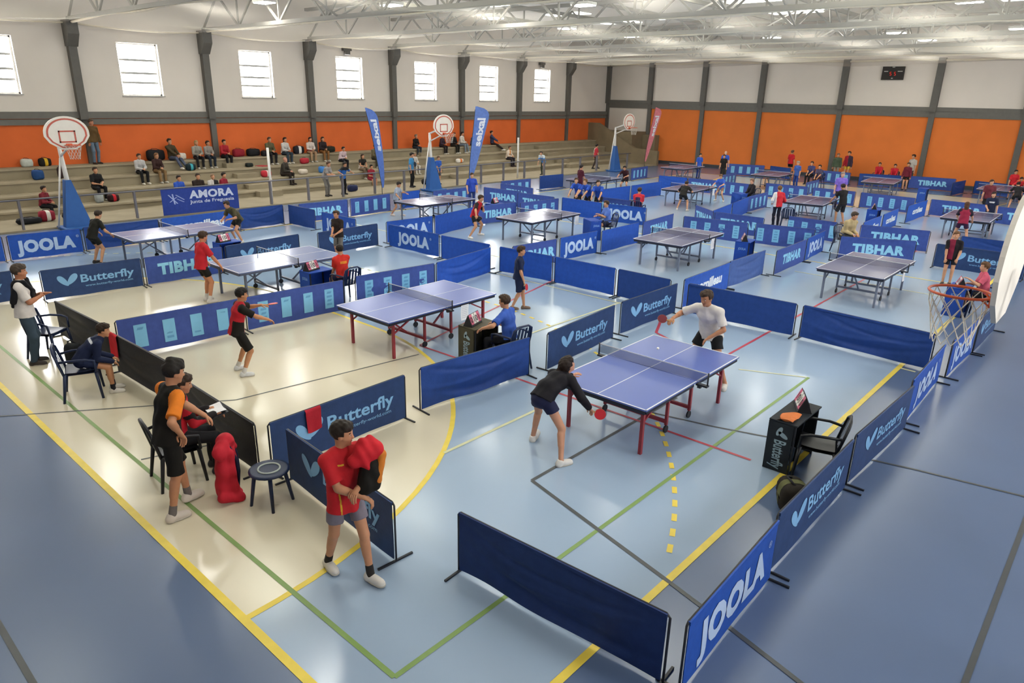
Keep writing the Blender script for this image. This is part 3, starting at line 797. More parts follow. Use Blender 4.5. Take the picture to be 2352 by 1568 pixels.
def chair_tpl(col):
    M = M_chair[col]
    r = empty('plastic_chair', 'x', 'chair')
    m = MB(); m.grid(lambda u, v: (-.2+.4*u, -.22+.44*v*(1-.08*u), .44+.012*((2*u-1)**2+(2*v-1)**2)-.01*u*0), 8, 8); m.grid(lambda u, v: (.2-.4*u, -.22+.44*v, .415), 2, 2); m.box((.195, 0, .425), (.03, .44, .04)); m.build('seat', [M], r)
    b = MB()
    bk = lambda y, z: (-.20-.10*((z-.42)/.42)-.02*math.cos(y*4), y, z)
    for k in range(5):
        y = -.16+.08*k; b.grid(lambda u, v, y=y: (bk(y-.028+.056*u, .44+.36*v)), 2, 6)
    b.tube([bk(-.21, .42), bk(-.22, .62), bk(-.2, .78), bk(-.1, .84), bk(.1, .84), bk(.2, .78), bk(.22, .62), bk(.21, .42)], .02, 8); b.build('backrest', [M], r)
    for s in (-1, 1):
        a = MB(); a.tube([(-.25, s*.22, .64), (-.1, s*.26, .655), (.1, s*.27, .65), (.2, s*.26, .62), (.215, s*.245, .44)], .019, 8); a.build('armrest', [M], r)
        for sx, x0, x1 in ((1, .2, .24), (-1, -.2, -.27)):
            l = MB(); l.tube([(x0, s*.21, .44), (x1, s*.255, 0)], [.026, .018], 8); l.build('leg', [M], r)
    return r
CH = {}
def chair(loc, rz, label, col='navy', z=0.0):
    """faces local +x"""
    if col not in CH:
        CH[col] = chair_tpl(col); o = CH[col]; o.location = (loc[0], loc[1], z); o.rotation_euler = (0, 0, rz); o['label'] = label; o['group'] = 'plastic chairs'
        return o
    return place(CH[col], (loc[0], loc[1], z), rz, label, 'plastic chairs')

# empty scoring table at the nearest court
umpire_table((6.42,.10),0.0,'dark','dark scoring table with vertical Butterfly lettering at the right side of the nearest court', .84, .36, .70)
score_flip((6.62,.10,.70), .5, 'flip scoreboard with pink and white cards on the dark table of the nearest court')
chair((6.27,-.27), math.pi/2+.3, 'black plastic chair pulled up to the dark scoring table of the nearest court', 'black')
tw = MB(); tw.grid(lambda u, v: (-.16+.3*u, -.11+.22*v, .012+.014*math.sin(7*u+3*v)+.02*math.sin(3*v+1)), 10, 8); tw.ell((.0, .0, .012), (.15, .1, .03), 12, 8)
tag(tw.build('towel', [cloth('towel_orange', '#c9733f')], None, (6.17, .10, .70)), 'orange towel lying on the dark table of the nearest court', 'towel')
# umpire table B under the seated umpire
umpire_table((6.15,5.60),.0,'olive','dark olive umpire table with white lettering beside the second nearest table', .62, .42, .70)
score_flip((6.05,5.66,.70), .3, 'flip scoreboard in front of the seated umpire in blue')
chair((6.3,4.98), math.pi/2-.1, 'navy plastic chair under the seated umpire in blue')
# other umpire tables
umpire_table((17.3,5.75),.15,'blue','blue umpire table with a scoreboard right of the empty dark central table', .62, .42, .70)
score_flip((17.2,5.75,.70), .5, 'flip scoreboard on the blue table right of the empty dark central table')
umpire_table((16.0,.05),.0,'blue','blue umpire table of the girl in pink', .62, .42, .66)
score_flip((15.95,.05,.66), .3, 'flip scoreboard on the blue table of the girl in pink')
chair((16.1,-.42), math.pi/2, 'navy chair of the umpire girl in pink')
umpire_table((6.45,11.12),.0,'blue','blue umpire table in front of the umpire in the red football shirt', .62, .42, .66)
score_flip((6.35,11.16,.66), .3, 'flip scoreboard in front of the umpire in the red football shirt')
chair((6.75,10.42), math.pi/2, 'navy chair under the umpire in the red football shirt')
umpire_table((6.55,15.5),.0,'blue','blue umpire table behind the player in plain red t-shirt', .62, .42, .66)
score_flip((6.45,15.5,.66), .3, 'flip scoreboard right of the red t-shirt player, beside the olive one')
umpire_table((17.3,15.75),.0,'blue','blue umpire table left of the lunging boy in red', .62, .42, .66)
score_flip((17.3,15.75,.66), .3, 'flip scoreboard left of the lunging boy in red')
umpire_table((17.07,11.02),math.radians(60),'blue','blue umpire table in front of the boy in pale blue by the hall centre', .62, .42, .66)
chair((17.55,10.75), math.radians(150), 'navy chair of the umpire in pale blue in the hall centre')
umpire_table((27.3,5.1),.1,'blue','blue umpire table left of the cornilleau barriers', .62, .42, .70)
score_flip((27.2,5.1,.70), .3, 'flip scoreboard on the blue table by the cornilleau barriers')
umpire_table((27.98,10.88),math.radians(60),'blue','blue umpire table of the dark-clad umpire far back', .62, .42, .66)
umpire_table((36.9,5.6),.1,'blue','blue umpire table before the big far TIBHAR barrier', .62, .42, .70)
chair((24.2,7.2), 0.3, 'dark chair behind the boy in the red and white jacket')
# coaches' chairs at the left
chair((1.02,12.05+-.9), -.9, 'navy chair right beside the legs of the clapping man')
chair((.80,8.85), -.35, 'navy chair under the leaning boy in navy')
chair((.70,5.35), -.15, 'black chair of the writing coach, behind the man in black and orange','black')
# coach's stool with round seat at the front
def stool(loc, rz, label):
    r = empty('plastic_stool', label, 'stool', (loc[0], loc[1], 0), rz); M = M_chair['navy']
    m = MB(); m.tube([(0,0,.405), (0,0,.42), (0,0,.44), (0,0,.446)], [.20, .225, .225, .20], 24); m.build('seat', [M], r)
    m = MB(); m.tube([(.12*math.cos(t), .12*math.sin(t), .448) for t in [2*math.pi*k/20 for k in range(20)]], .012, 6, closed=True); m.build('seat_ring', [mat('stool_ring', '#aab2ad', .6)], r)
    for k in range(4):
        a = math.pi/4+k*math.pi/2; m = MB(); m.tube([(.16*math.cos(a), .16*math.sin(a), .41), (.23*math.cos(a), .23*math.sin(a), 0)], [.024, .018], 8); m.build('leg', [M], r)
    return r
stool((1.18,4.05), .3, 'round navy stool with a pale ring on its seat')

# ================================================================ basketball stands, posts, flags, banner
M_bb = mat('backboard_white', '#e6e0d4', .5, .4, var=.03); M_hoop = mat('hoop_orange', '#d4613c', .4, .4); M_red = mat('marking_red', '#c0604f', .5)
M_pole = mat('pole_white', '#d8d5d0', .4, .4, var=.03); M_pad = mat('pad_blue', '#2f5fa0', .55, .3, var=.05); M_netw = mat('hoop_net', '#d8d2c6', .8)
def fan(w=.64, h=1.0):
    P = []
    for k in range(21):
        a = math.pi*k/20; P.append((w*math.cos(a), .05+.5*math.sin(a)))
    P += [(-w, -.05), (-w*.8, -.25), (-w*.33, -.45), (w*.33, -.45), (w*.8, -.25), (w, -.05)]
    return P
def board_parts(root, y, z, gap=.15):
    """backboard facing local -y"""
    P = fan(); m = MB(); m.prism([(x, y, z+q) for x, q in P], (0,0,0), (0,.035,0)); bd = m.build('backboard', [M_bb], root)
    def ring(s0, s1, dy, bld):
        Q = [(x*s0, q*s0) for x, q in P]; S = [(x*s1, q*s1) for x, q in P]; n = len(P)
        vs = [(x, y-dy, z+q) for x, q in Q]+[(x, y-dy, z+q) for x, q in S]
        bld.add(vs, [(i, (i+1) % n, n+(i+1) % n, n+i) for i in range(n)])
    m = MB(); ring(.80, .89, .004, m); m.build('outline_marking', [M_red], bd)
    m = MB()
    for a, b in (((-.22, -.22), (-.22, .1)), ((-.22, .1), (.22, .1)), ((.22, .1), (.22, -.22)), ((-.22, -.22), (.22, -.22))):
        m.box(((a[0]+b[0])/2, y-.003, z+(a[1]+b[1])/2), (abs(a[0]-b[0])+.045, .006, abs(a[1]-b[1])+.045))
    m.build('target_marking', [M_red], bd)
    m = MB(); R = .225; zr = z-.30; cy = y-gap-R
    m.tube([(R*math.cos(t), cy+R*math.sin(t), zr) for t in [2*math.pi*k/28 for k in range(28)]], .011, 8, closed=True)
    m.box((0, y-.03, zr-.02), (.16, .06, .10)); m.bar((-.06, y-.02, zr), (-.10, cy+R*.85, zr), .016); m.bar((.06, y-.02, zr), (.10, cy+R*.85, zr), .016)
    m.bar((-.05, y-.02, zr-.09), (-.12, cy+R*.7, zr-.005), .012); m.bar((.05, y-.02, zr-.09), (.12, cy+R*.7, zr-.005), .012)
    rim = m.build('rim', [M_hoop], root)
    m = MB()
    rows = [(0, 1.0), (.09, .93), (.18, .83), (.27, .73), (.36, .66), (.42, .62)]
    for q in range(12):
        for sg in (-1, 1):
            m.tube([(R*rr*math.cos((q+sg*j*.5)*math.pi/6), cy+R*rr*math.sin((q+sg*j*.5)*math.pi/6), zr-dz) for j, (dz, rr) in enumerate(rows)], .0042, 4, cap=False)
    m.build('net', [M_netw], root)
def stand(x, label):
    r = empty('basketball_stand', label, 'basketball stand', (x, 24.0, 0))
    m = MB(); m.prism([(-.3, -.28, .06), (.52, -.28, .06), (.14, -.12, 1.6), (-.02, -.12, 1.6)], (0,0,0), (0,.3,0)); m.build('base_pad', [M_pad], r)
    m = MB(); m.box((.1, -.1, .05), (1.0, .9, .08), 0, bev=.02); m.build('base', [M_pad], r)
    m = MB(); m.tube([(.06, 0, .1), (.06, 0, 1.6), (.0, 0, 2.75)], [.075, .075, .055], 12); m.build('pole', [M_pole], r)
    m = MB(); m.tube([(-.42, .05, .08), (-.02, .02, 2.3)], .03, 8); m.build('strut', [M_pole], r)
    m = MB(); m.bar((0, 0, 2.72), (.03, -.98, 3.05), .07); m.bar((0, 0, 2.35), (.03, -.98, 2.75), .05); m.bar((-.2, -.96, 2.9), (.26, -.96, 2.9), .05); m.build('arm', [M_pole], r)
    board_parts(r, -1.02, 3.08)
    return r
stand(5.42,'basketball stand with blue padded base in front of the left bleachers, first of three')
stand(21.4,'basketball stand with blue padded base between the two blue feather flags')
stand(37.35,'small far basketball stand beside the pink feather flag')
# near hoop at the right edge, facing the court from its stand
r = empty('basketball_hoop', 'orange basketball rim with white net on a large backboard at the right edge', 'basketball hoop', (4.25, -1.70, 0), math.pi)
board_parts(r, .27, 3.37, .045)
m = MB(); m.bar((0, .42, 3.3), (0, 2.1, 2.9), .09); m.tube([(0, 2.1, 0), (0, 2.1, 2.95)], .08, 12); m.box((0, 2.2, .1), (.9, 1.2, .2), 0, bev=.03); m.build('pole', [M_pole], r)
def vpost(x, y, label):
    r = empty('volleyball_post', label, 'post', (x, y, 0)); m = MB(); m.tube([(0,0,.0), (0,0,2.3)], .05, 12); m.build('pole', [M_pole], r)
    m = MB(); m.tube([(0,0,.0), (0,0,.05)], [.16,.14], 16); m.box((0, -.06, 1.0), (.06, .06, .12)); m.build('base', [M_pole], r)
vpost(13.2, 24.75,'white volleyball post left of the elderly bald spectator')
vpost(28.75, 24.75,'white volleyball post right of the right blue feather flag')
# feather flags
def flag(x, y, col, label, lean, h=3.9, w=.75, z0=.0):
    r = empty('feather_flag', label, 'flag', (x, y, z0))
    yaw = -.55
    dx, dy = math.cos(yaw), math.sin(yaw)
    def P(u, v):       # u across 0..1, v up 0..1
        wd = w*min(1, (.14+1.0*v**.8))*(1.0 if v < .88 else math.sqrt(max(0, 1-((v-.88)/.12)**2)))
        xx = lean[0]*(v**1.25)+(u*wd)*lean[1]; zz = .42+(h-.42)*v-(.10 if v > .88 else 0)*u*0
        return (xx*dx, xx*dy+.02*math.sin(6*v+3*u), zz)
    m = MB(); m.grid(lambda u, v: P(u, v*.999), 8, 40); m.grid(lambda u, v: (P(1-u, v*.999)[0], P(1-u, v*.999)[1]+.008, P(1-u, v*.999)[2]), 8, 40)
    fc = m.build('flag_cloth', [cloth('flag_'+col[1:], col, .7)], r)
    m = MB(); m.tube([(0, .01, .02)]+[(P(0, v)[0], P(0, v)[1]+.01, P(0, v)[2]) for v in [k/24 for k in range(24)]], .014, 6); m.box((0, 0, .012), (.55, .06, .024)); m.box((0, 0, .012), (.06, .55, .024)); m.build('flag_pole', [M_frame], r)
    t = MB(); s = 'seixal'
    vs, fs, x0, x1 = text_geo(s, .035); hh = .40
    sx = 1.35/(x1-x0)
    pts = []
    for (a, b) in vs:
        v = .47+((a-x0)*sx)/(h-.42); u = .76-.55*(b)/1.0
        if lean[1] < 0: u = 1-u
        p = P(u, min(v, .995)); pts.append((p[0], p[1]-.012, p[2]))
    t.add(pts, fs); t.build('lettering', [mat('flag_print', '#dfe4ee', .7)], fc)
    return r
flag(18.1, 23.6, '#5b78bf', 'blue seixal feather flag leaning left, the left one of the two blue flags', (-.62, .62))
flag(23.3, 23.2, '#6480c2', 'blue seixal feather flag leaning right, the right one of the two blue flags', (.32, 1.0), 4.0)
flag(41.2, 24.0, '#d27c86', 'faded pink feather flag in the far corner by the orange wall', (.5, .8), 4.0, .7)
# banner
r = empty('club_banner', 'violet-blue cloth banner with AMORA lettering hung on the bleacher rail', 'banner', (10.0, 24.28, 0))
bw = lambda x, z: .02*math.sin(2.2*x+3*z)*(1-z)
m = MB(); m.grid(lambda u, v: (-1.48+2.96*u, bw(-1.48+2.96*u, -.02+.94*v), -.02+.94*v+.03*(1 if 0 else 0)), 24, 10); m.grid(lambda u, v: (1.48-2.96*u, bw(1.48-2.96*u, -.02+.94*v)+.006, -.02+.94*v), 24, 10)
for v in m.v: pass
r.location.z = .08
bn = m.build('banner_cloth', [cloth('banner_blue', '#2e4492', .7)], r)
t = MB(); fn = lambda x, z: (x, bw(x, z)-.006, z)
put_text(t, 'AMORA', fn, .42, .67, .27, 1.75, .045); put_text(t, 'Junta de Freguesia', fn, .42, .40, .12, 1.75, .015); t.build('lettering', [mat('banner_print', '#cfd6ea', .7)], bn)
t = MB()
for k, (x0, z0, x1, z1) in enumerate(((-1.25, .72, -.95, .38), (-1.1, .74, -1.05, .36), (-.95, .55, -.7, .42), (-.98, .7, -.68, .5), (-1.22, .45, -.95, .62))):
    put_poly(t, [(x0, z0), (x0+.05, z0), (x1+.05, z1), (x1, z1)], fn)
t.build('logo', [mat('banner_logo', '#a9b6e0', .7)], bn)
# ================================================================ people
def V3(*a): return np.array(a, float)
def nrm(v): return v/(np.linalg.norm(v)+1e-9)
def rot_axis(v, ax, deg):
    a = math.radians(deg); ax = nrm(ax); return v*math.cos(a)+np.cross(ax, v)*math.sin(a)+ax*np.dot(ax, v)*(1-math.cos(a))
def prim_bbox(p):
    if p[0] == 'cone': a, b, r = p[1], p[2], max(p[3], p[4])
    elif p[0] == 'ell': a, b, r = p[1], p[2], max(p[4]+p[5])
    else: a = b = p[1]; r = max(p[3])
    return np.minimum(a, b)-r, np.maximum(a, b)+r
def prim_eval(p, X, Y, Z):
    if p[0] == 'cone':
        a, b, ra, rb = p[1:5]; ba = b-a; L2 = ba@ba+1e-12
        t = np.clip(((X-a[0])*ba[0]+(Y-a[1])*ba[1]+(Z-a[2])*ba[2])/L2, 0, 1)
        dx = X-a[0]-t*ba[0]; dy = Y-a[1]-t*ba[1]; dz = Z-a[2]-t*ba[2]
        return np.sqrt(dx*dx+dy*dy+dz*dz)-(ra+(rb-ra)*t)
    if p[0] == 'ell':
        a, b, sd, r0, r1 = p[1:6]; ba = b-a; L = math.sqrt(ba@ba)+1e-9; ax = ba/L
        sd = nrm(sd-ax*(sd@ax)); nn = np.cross(ax, sd)
        px, py, pz = X-a[0], Y-a[1], Z-a[2]
        w = px*ax[0]+py*ax[1]+pz*ax[2]; t = np.clip(w/L, 0, 1); e = w-t*L
        u = px*sd[0]+py*sd[1]+pz*sd[2]; v = px*nn[0]+py*nn[1]+pz*nn[2]
        rs = r0[0]+(r1[0]-r0[0])*t; rn = r0[1]+(r1[1]-r0[1])*t; rm = np.minimum(rs, rn)
        return (np.sqrt((u/rs)**2+(v/rn)**2+(e/rm)**2)-1)*rm
    c, R, r = p[1], p[2], p[3]
    px, py, pz = X-c[0], Y-c[1], Z-c[2]
    q = [(px*R[0, i]+py*R[1, i]+pz*R[2, i])/r[i] for i in range(3)]
    return (np.sqrt(q[0]**2+q[1]**2+q[2]**2)-1)*min(r)
def field_mesh(groups, h):
    lo = np.array([1e9]*3); hi = -lo
    for g in groups:
        for p in g['prims']:
            a, b = prim_bbox(p); lo = np.minimum(lo, a); hi = np.maximum(hi, b)
    lo -= 3*h+.01; hi += 3*h+.01
    n = np.ceil((hi-lo)/h).astype(int)+1
    xs = [lo[i]+h*np.arange(n[i]) for i in range(3)]
    T = np.full(n, 1.0)
    for g in groups:
        D = np.full(n, 1.0)
        for p in g['prims']:
            k = p[-1]; a, b = prim_bbox(p); m = k+2.5*h
            i0 = np.clip(np.floor((a-m-lo)/h).astype(int), 0, n-1); i1 = np.clip(np.ceil((b+m-lo)/h).astype(int)+1, 1, n)
            sl = tuple(slice(i0[i], i1[i]) for i in range(3))
            X = xs[0][sl[0]][:, None, None]; Y = xs[1][sl[1]][None, :, None]; Z = xs[2][sl[2]][None, None, :]
            d = prim_eval(p, X, Y, Z); o = D[sl]
            q = np.clip(.5+.5*(d-o)/k, 0, 1); D[sl] = d*(1-q)+o*q-k*q*(1-q)
        for c in g.get('cuts', []):
            pt, nv = c
            D = np.maximum(D, (xs[0][:, None, None]-pt[0])*nv[0]+(xs[1][None, :, None]-pt[1])*nv[1]+(xs[2][None, None, :]-pt[2])*nv[2])
        if 'fn' in g: D = g['fn'](D, xs[0][:, None, None], xs[1][None, :, None], xs[2][None, None, :])
        if 'k' in g:
            k = g['k']; q = np.clip(.5+.5*(D-T)/k, 0, 1); T = D*(1-q)+T*q-k*q*(1-q)
        else: T = np.minimum(T, D)
    return surface_nets(T, lo, h)
_OFF = np.array([(0,0,0),(1,0,0),(0,1,0),(1,1,0),(0,0,1),(1,0,1),(0,1,1),(1,1,1)])
_EDG = [(0,1),(2,3),(4,5),(6,7),(0,2),(1,3),(4,6),(5,7),(0,4),(1,5),(2,6),(3,7)]
def surface_nets(D, org, h):
    s = D < 0; c = np.zeros(tuple(np.array(D.shape)-1), np.uint8)
    nx, ny, nz = D.shape
    for o in _OFF: c += s[o[0]:nx-1+o[0], o[1]:ny-1+o[1], o[2]:nz-1+o[2]]
    act = (c > 0) & (c < 8); idx = np.full(act.shape, -1, np.int64); ijk = np.argwhere(act); idx[act] = np.arange(len(ijk))
    acc = np.zeros((len(ijk), 3)); cnt = np.zeros(len(ijk))
    dv = [D[tuple((ijk+o).T)] for o in _OFF]
    for a, b in _EDG:
        d0, d1 = dv[a], dv[b]; m = (d0 < 0) != (d1 < 0); t = np.where(m, d0/np.where(m, d0-d1, 1), 0)
        acc += np.where(m[:, None], _OFF[a]+t[:, None]*(_OFF[b]-_OFF[a]), 0); cnt += m
    v = (ijk+acc/np.maximum(cnt, 1)[:, None])*h+org
    Q = []
    for ax in range(3):
        o1, o2 = [(1, 2), (2, 0), (0, 1)][ax]
        sl0 = [slice(1, -1)]*3; sl1 = [slice(1, -1)]*3; sl0[ax] = slice(0, -1); sl1[ax] = slice(1, None)
        m = s[tuple(sl0)] != s[tuple(sl1)]; L = np.argwhere(m); st = np.array([1, 1, 1]); st[ax] = 0; L = L+st
        if len(L) == 0: continue
        e1 = np.zeros(3, int); e1[o1] = 1; e2 = np.zeros(3, int); e2[o2] = 1
        A = idx[tuple((L-e1-e2).T)]; B = idx[tuple((L-e2).T)]; Cc = idx[tuple(L.T)]; Dd = idx[tuple((L-e1).T)]
        ins = s[tuple(L.T)]
        q = np.stack([A, B, Cc, Dd], 1); q[~ins] = q[~ins][:, ::-1]; Q.append(q)
    return v, np.concatenate(Q)
def np_mesh(name, parts):
    """parts: list of (verts, quads); joined into one mesh"""
    vs = []; fs = []; b = 0
    for v, q in parts: vs.append(v); fs.append(q+b); b += len(v)
    v = np.concatenate(vs); q = np.concatenate(fs)
    me = bpy.data.meshes.new(name); me.vertices.add(len(v)); me.vertices.foreach_set('co', v.astype(np.float32).ravel())
    me.loops.add(q.size); me.loops.foreach_set('vertex_index', q.astype(np.int32).ravel())
    me.polygons.add(len(q)); me.polygons.foreach_set('loop_start', np.arange(0, q.size, 4, dtype=np.int32))
    try: me.polygons.foreach_set('loop_total', np.full(len(q), 4, np.int32))
    except Exception: pass
    me.polygons.foreach_set('use_smooth', np.ones(len(q), bool)); me.update(calc_edges=True); me.validate()
    return me, v, q
def np_obj(name, parts, mats, parent, pred=None):
    me, v, q = np_mesh(name, parts)
    for m in mats: me.materials.append(m)
    if pred is not None and len(me.polygons) == len(q):
        me.polygons.foreach_set('material_index', np.asarray(pred(v[q].mean(1))).astype(np.int32))
    o = bpy.data.objects.new(name, me); COL.objects.link(o); o.parent = parent
    return o
def tube_np(pts, rr, n=7):
    m = MB(); m.tube([Vector(p) for p in pts], rr, n, cap=False)
    # rounded tip : collapse to a ring
    v = np.array(m.v); f = [x for x in m.f if len(x) == 4]
    k = len(v); v = np.vstack([v, np.repeat(np.array(pts[-1])[None]+nrm(np.array(pts[-1])-np.array(pts[-2]))*rr[-1]*.7, n, 0)*1.0])
    c = v[k:].mean(0); v[k:] = c+(v[k-n:k]-v[k-n:k].mean(0))*.35
    for i in range(n): f.append((k-n+i, k-n+(i+1) % n, k+(i+1) % n, k+i))
    f.append((k, k+2, k+4, k+n-1))
    return v, np.array(f)
def ik(a, t, l1, l2, pole):
    d = t-a; L = np.linalg.norm(d); mx = (l1+l2)*.995
    if L > mx: t = a+d/L*mx; d = t-a; L = mx
    L = max(L, abs(l1-l2)+.02); u = d/(np.linalg.norm(d)+1e-9)
    x = (l1*l1-l2*l2+L*L)/(2*L); hgt = math.sqrt(max(0, l1*l1-x*x))
    p = pole-u*(pole@u); p = nrm(p)
    return a+u*x+p*hgt, t
POSES = {
 'stand': dict(pel=(0,0,.93), lean=3, lf=(0,.10,.08,8), rf=(0,-.10,.08,-8), lh=(.08,.26,.80), rh=(.08,-.26,.80)),
 'walk': dict(pel=(0,0,.92), lean=4, lf=(.24,.08,.08,4), rf=(-.22,-.08,.10,-4), lh=(.0,.26,.82), rh=(.15,-.26,.84)),
 'ready': dict(pel=(-.08,0,.80), lean=38, lf=(.04,.27,.08,14), rf=(-.06,-.27,.08,-14), lh=(.46,.2,.95), rh=(.46,-.3,.92), le=(-.5,.8,-.6), re=(-.5,-.8,-.6), head=(0,-18)),
 'sit': dict(pel=(0,0,.55), lean=8, lf=(.42,.11,.08,5), rf=(.42,-.11,.08,-5), lh=(.36,.10,.67), rh=(.36,-.10,.67), lk=(1,.1,1.5), rk=(1,-.1,1.5), le=(-1,.2,-.3), re=(-1,-.2,-.3)),
 'bench': dict(pel=(0,0,.10), lean=16, lf=(.42,.12,-.31,6), rf=(.42,-.12,-.31,-6), lh=(.38,.07,.27), rh=(.38,-.05,.25), lk=(1,.15,1.5), rk=(1,-.15,1.5), le=(-1,.8,-.2), re=(-1,-.8,-.2), head=(0,4)),
}
def person(label, loc, hdg, H=1.7, pose='stand', top=('#b01f2a','short'), bot=('#15161a','shorts'), shoes='#d9d6d0', hair=('#2a1f17','short'), skin='#c08866', lod=1, z=0.0, acc=None, group=None, extra=None, sock=None, **kw):
    P = dict(side=0, twist=0, le=(-1,.5,-.1), re=(-1,-.5,-.1), lk=(1,.06,0), rk=(1,-.06,0), head=(0,-4), bulk=1.0); P.update(POSES[pose]); P.update(kw)
    s = H/1.75; h = {0: .021, 1: .0155, 2: .0115}[lod]; bk = P['bulk']
    cs = 1.0 if H > 1.55 else 1.0+.10*(1.55-H)/.3          # children: larger heads
    g = lambda t: V3(*t[:3])*s
    UP = V3(0,0,1)
    pel = g(P['pel']); L = V3(0,1,0)
    if pose == 'sit': pel[2] = .472+.112*s
    if pose == 'bench': pel[2] = .122*s
    lowdir = rot_axis(rot_axis(UP, V3(0,1,0), P['lean']*.65), V3(1,0,0), -P['side']*.5)
    updir = rot_axis(rot_axis(UP, V3(0,1,0), P['lean']*1.1), V3(1,0,0), -P['side'])
    SL = rot_axis(rot_axis(L, updir, P['twist']), V3(1,0,0), -P['side']); SL = nrm(SL-updir*(SL@updir))
    FW = np.cross(SL, updir)                                   # chest forward
    waist = pel+lowdir*.17*s; chest = waist+updir*.19*s; neck = chest+updir*.155*s
    shl = {1: chest+updir*.088*s+SL*.172*s*bk, -1: chest+updir*.088*s-SL*.172*s*bk}
    hipj = {1: pel+L*.092*s, -1: pel-L*.092*s}
    hy, hp = P['head']
    hf = rot_axis(V3(1,0,0), UP, hy+P['twist']*.5); hl = np.cross(UP, hf); hf = rot_axis(hf, hl, -hp); hu = np.cross(hf, hl)
    hd = neck+(updir*.6+UP*.4)*.085*s+hu*.075*s*cs+hf*.02*s
    HR = np.stack([hf, hl, hu], 1)
    arm = {}
    for sd, hk, ek in ((1, 'lh', 'le'), (-1, 'rh', 're')):
        e, w = ik(shl[sd], g(P[hk]), .285*s, .25*s, V3(*P[ek])); arm[sd] = (shl[sd], e, w)
    leg = {}
    for sd, fk, kk in ((1, 'lf', 'lk'), (-1, 'rf', 'rk')):
        k_, a_ = ik(hipj[sd], g(P[fk]), .435*s, .425*s, V3(*P[kk])); leg[sd] = (hipj[sd], k_, a_, P[fk][3] if len(P[fk]) > 3 else 0, P[fk][4] if len(P[fk]) > 4 else 0)
    root = empty('person', label, 'person', (loc[0], loc[1], z), hdg*math.pi/180, group)
    MS = mat('skin_'+skin[1:], skin, .55, .35, var=.05, scale=12)
    # ---- body
    B = []
    tr_ = .006*s
    B.append(('ell', pel, waist, L, (.145*s*bk, .10*s*bk), (.125*s*bk, .088*s*bk), .03*s))
    B.append(('ell', waist, chest, SL, (.125*s*bk, .088*s*bk), (.155*s*bk, .10*s*bk), .04*s))
    B.append(('ell', chest, chest+updir*.09*s, SL, (.15*s*bk, .098*s*bk), (.11*s*bk, .07*s), .04*s))
    B.append(('cone', neck-updir*.03*s, hd-hu*.06*s*cs-hf*.02*s, .054*s, .05*s*cs, .03*s))
    for sd in (1, -1):
        S_, E_, Wr = arm[sd]
        B.append(('cone', chest+updir*.125*s+SL*sd*.045*s, S_, .045*s, .047*s, .04*s))
        B.append(('cone', S_, E_, .047*s, .037*s, .02*s)); B.append(('cone', E_, Wr, .038*s, .027*s, .015*s))
        fd = nrm(Wr-E_); B.append(('cone', E_+(Wr-E_)*.1, E_+(Wr-E_)*.4, .04*s, .037*s, .02*s))
        hp_, k_, a_, ty, tp = leg[sd]
        B.append(('cone', hp_, k_, .078*s*bk, .053*s, .03*s)); B.append(('cone', k_, a_, .05*s, .034*s, .02*s))
        sh = nrm(a_-k_); fwd = V3(math.cos(math.radians(ty)), math.sin(math.radians(ty)), 0)
        back = -nrm(fwd-sh*(fwd@sh)); B.append(('cone', k_+(a_-k_)*.18+back*.014*s, k_+(a_-k_)*.5+back*.012*s, .047*s, .038*s, .02*s))
        B.append(('cone', a_-V3(0,0,.02*s), a_+fwd*.12*s-V3(0,0,.05*s), .03*s, .026*s, .02*s))
        # palm
        hd_dir = nrm(fd+.15*V3(0,0,-1)); side = nrm(np.cross(hd_dir, UP)+1e-6)
        B.append(('ell', Wr, Wr+hd_dir*.075*s, side, (.027*s, .018*s), (.036*s, .015*s), .012*s))
    parts = [field_mesh([dict(prims=B)], h*s)]
    hh = h*s*.62
    c = hd
    Hs = s*cs
    hp3 = lambda x, y, z_: hd+(hf*x+hl*y+hu*z_)*Hs
    HB = [('elp', hp3(-.008, 0, .022), HR, (.097*Hs, .077*Hs, .094*Hs), .01*Hs), ('elp', hp3(.022, 0, -.045), HR, (.066*Hs, .058*Hs, .07*Hs), .03*Hs),
          ('cone', hp3(.062, 0, -.098), hp3(.05, 0, -.085), .022*Hs, .03*Hs, .02*Hs), ('cone', hp3(.082, 0, .004), hp3(.098, 0, -.03), .010*Hs, .014*Hs, .012*Hs),
          ('cone', hp3(.066, .028, .022), hp3(.066, -.028, .022), .016*Hs, .016*Hs, .015*Hs),
          ('cone', hp3(-.02, 0, -.05), neck, .05*Hs, .054*s, .03*s)]
    for sd in (1, -1):
        HB.append(('elp', hp3(-.005, sd*.076, -.012), HR, (.020*Hs, .012*Hs, .03*Hs), .006*Hs))
        HB.append(('cone', hp3(.06, sd*.03, -.035), hp3(.03, sd*.052, -.03), .018*Hs, .016*Hs, .02*Hs))
    parts.append(field_mesh([dict(prims=HB)], hh))
    for sd in (1, -1):
        S_, E_, Wr = arm[sd]; fd = nrm(Wr-E_); hd_dir = nrm(fd+.15*V3(0,0,-1)); side = nrm(np.cross(hd_dir, UP)+1e-6)
        pn = nrm(np.cross(side, hd_dir)) ; inward = -nrm(pe) if False else (pn if pn[2] < 0 else -pn)
        curl = kw.get('lcurl' if sd == 1 else 'rcurl', .45)
        kn = Wr+hd_dir*.082*s
        for i, (off, ln) in enumerate(((-.027, .066), (-.009, .076), (.009, .072), (.026, .056))):
            b0 = kn+side*off*s-hd_dir*.012*s; p1 = b0+(hd_dir+inward*curl*.5)*ln*.5*s; p2 = p1+(hd_dir*(1-curl*.6)+inward*curl*1.3)*ln*.42*s; p3 = p2+(hd_dir*(1-curl*1.2)+inward*curl*1.6)*ln*.3*s
            parts.append(tube_np([b0, p1, p2, p3], [.0095*s, .009*s, .0085*s, .0075*s], 7))
        ts = -1 if (side@SL)*sd > 0 else 1
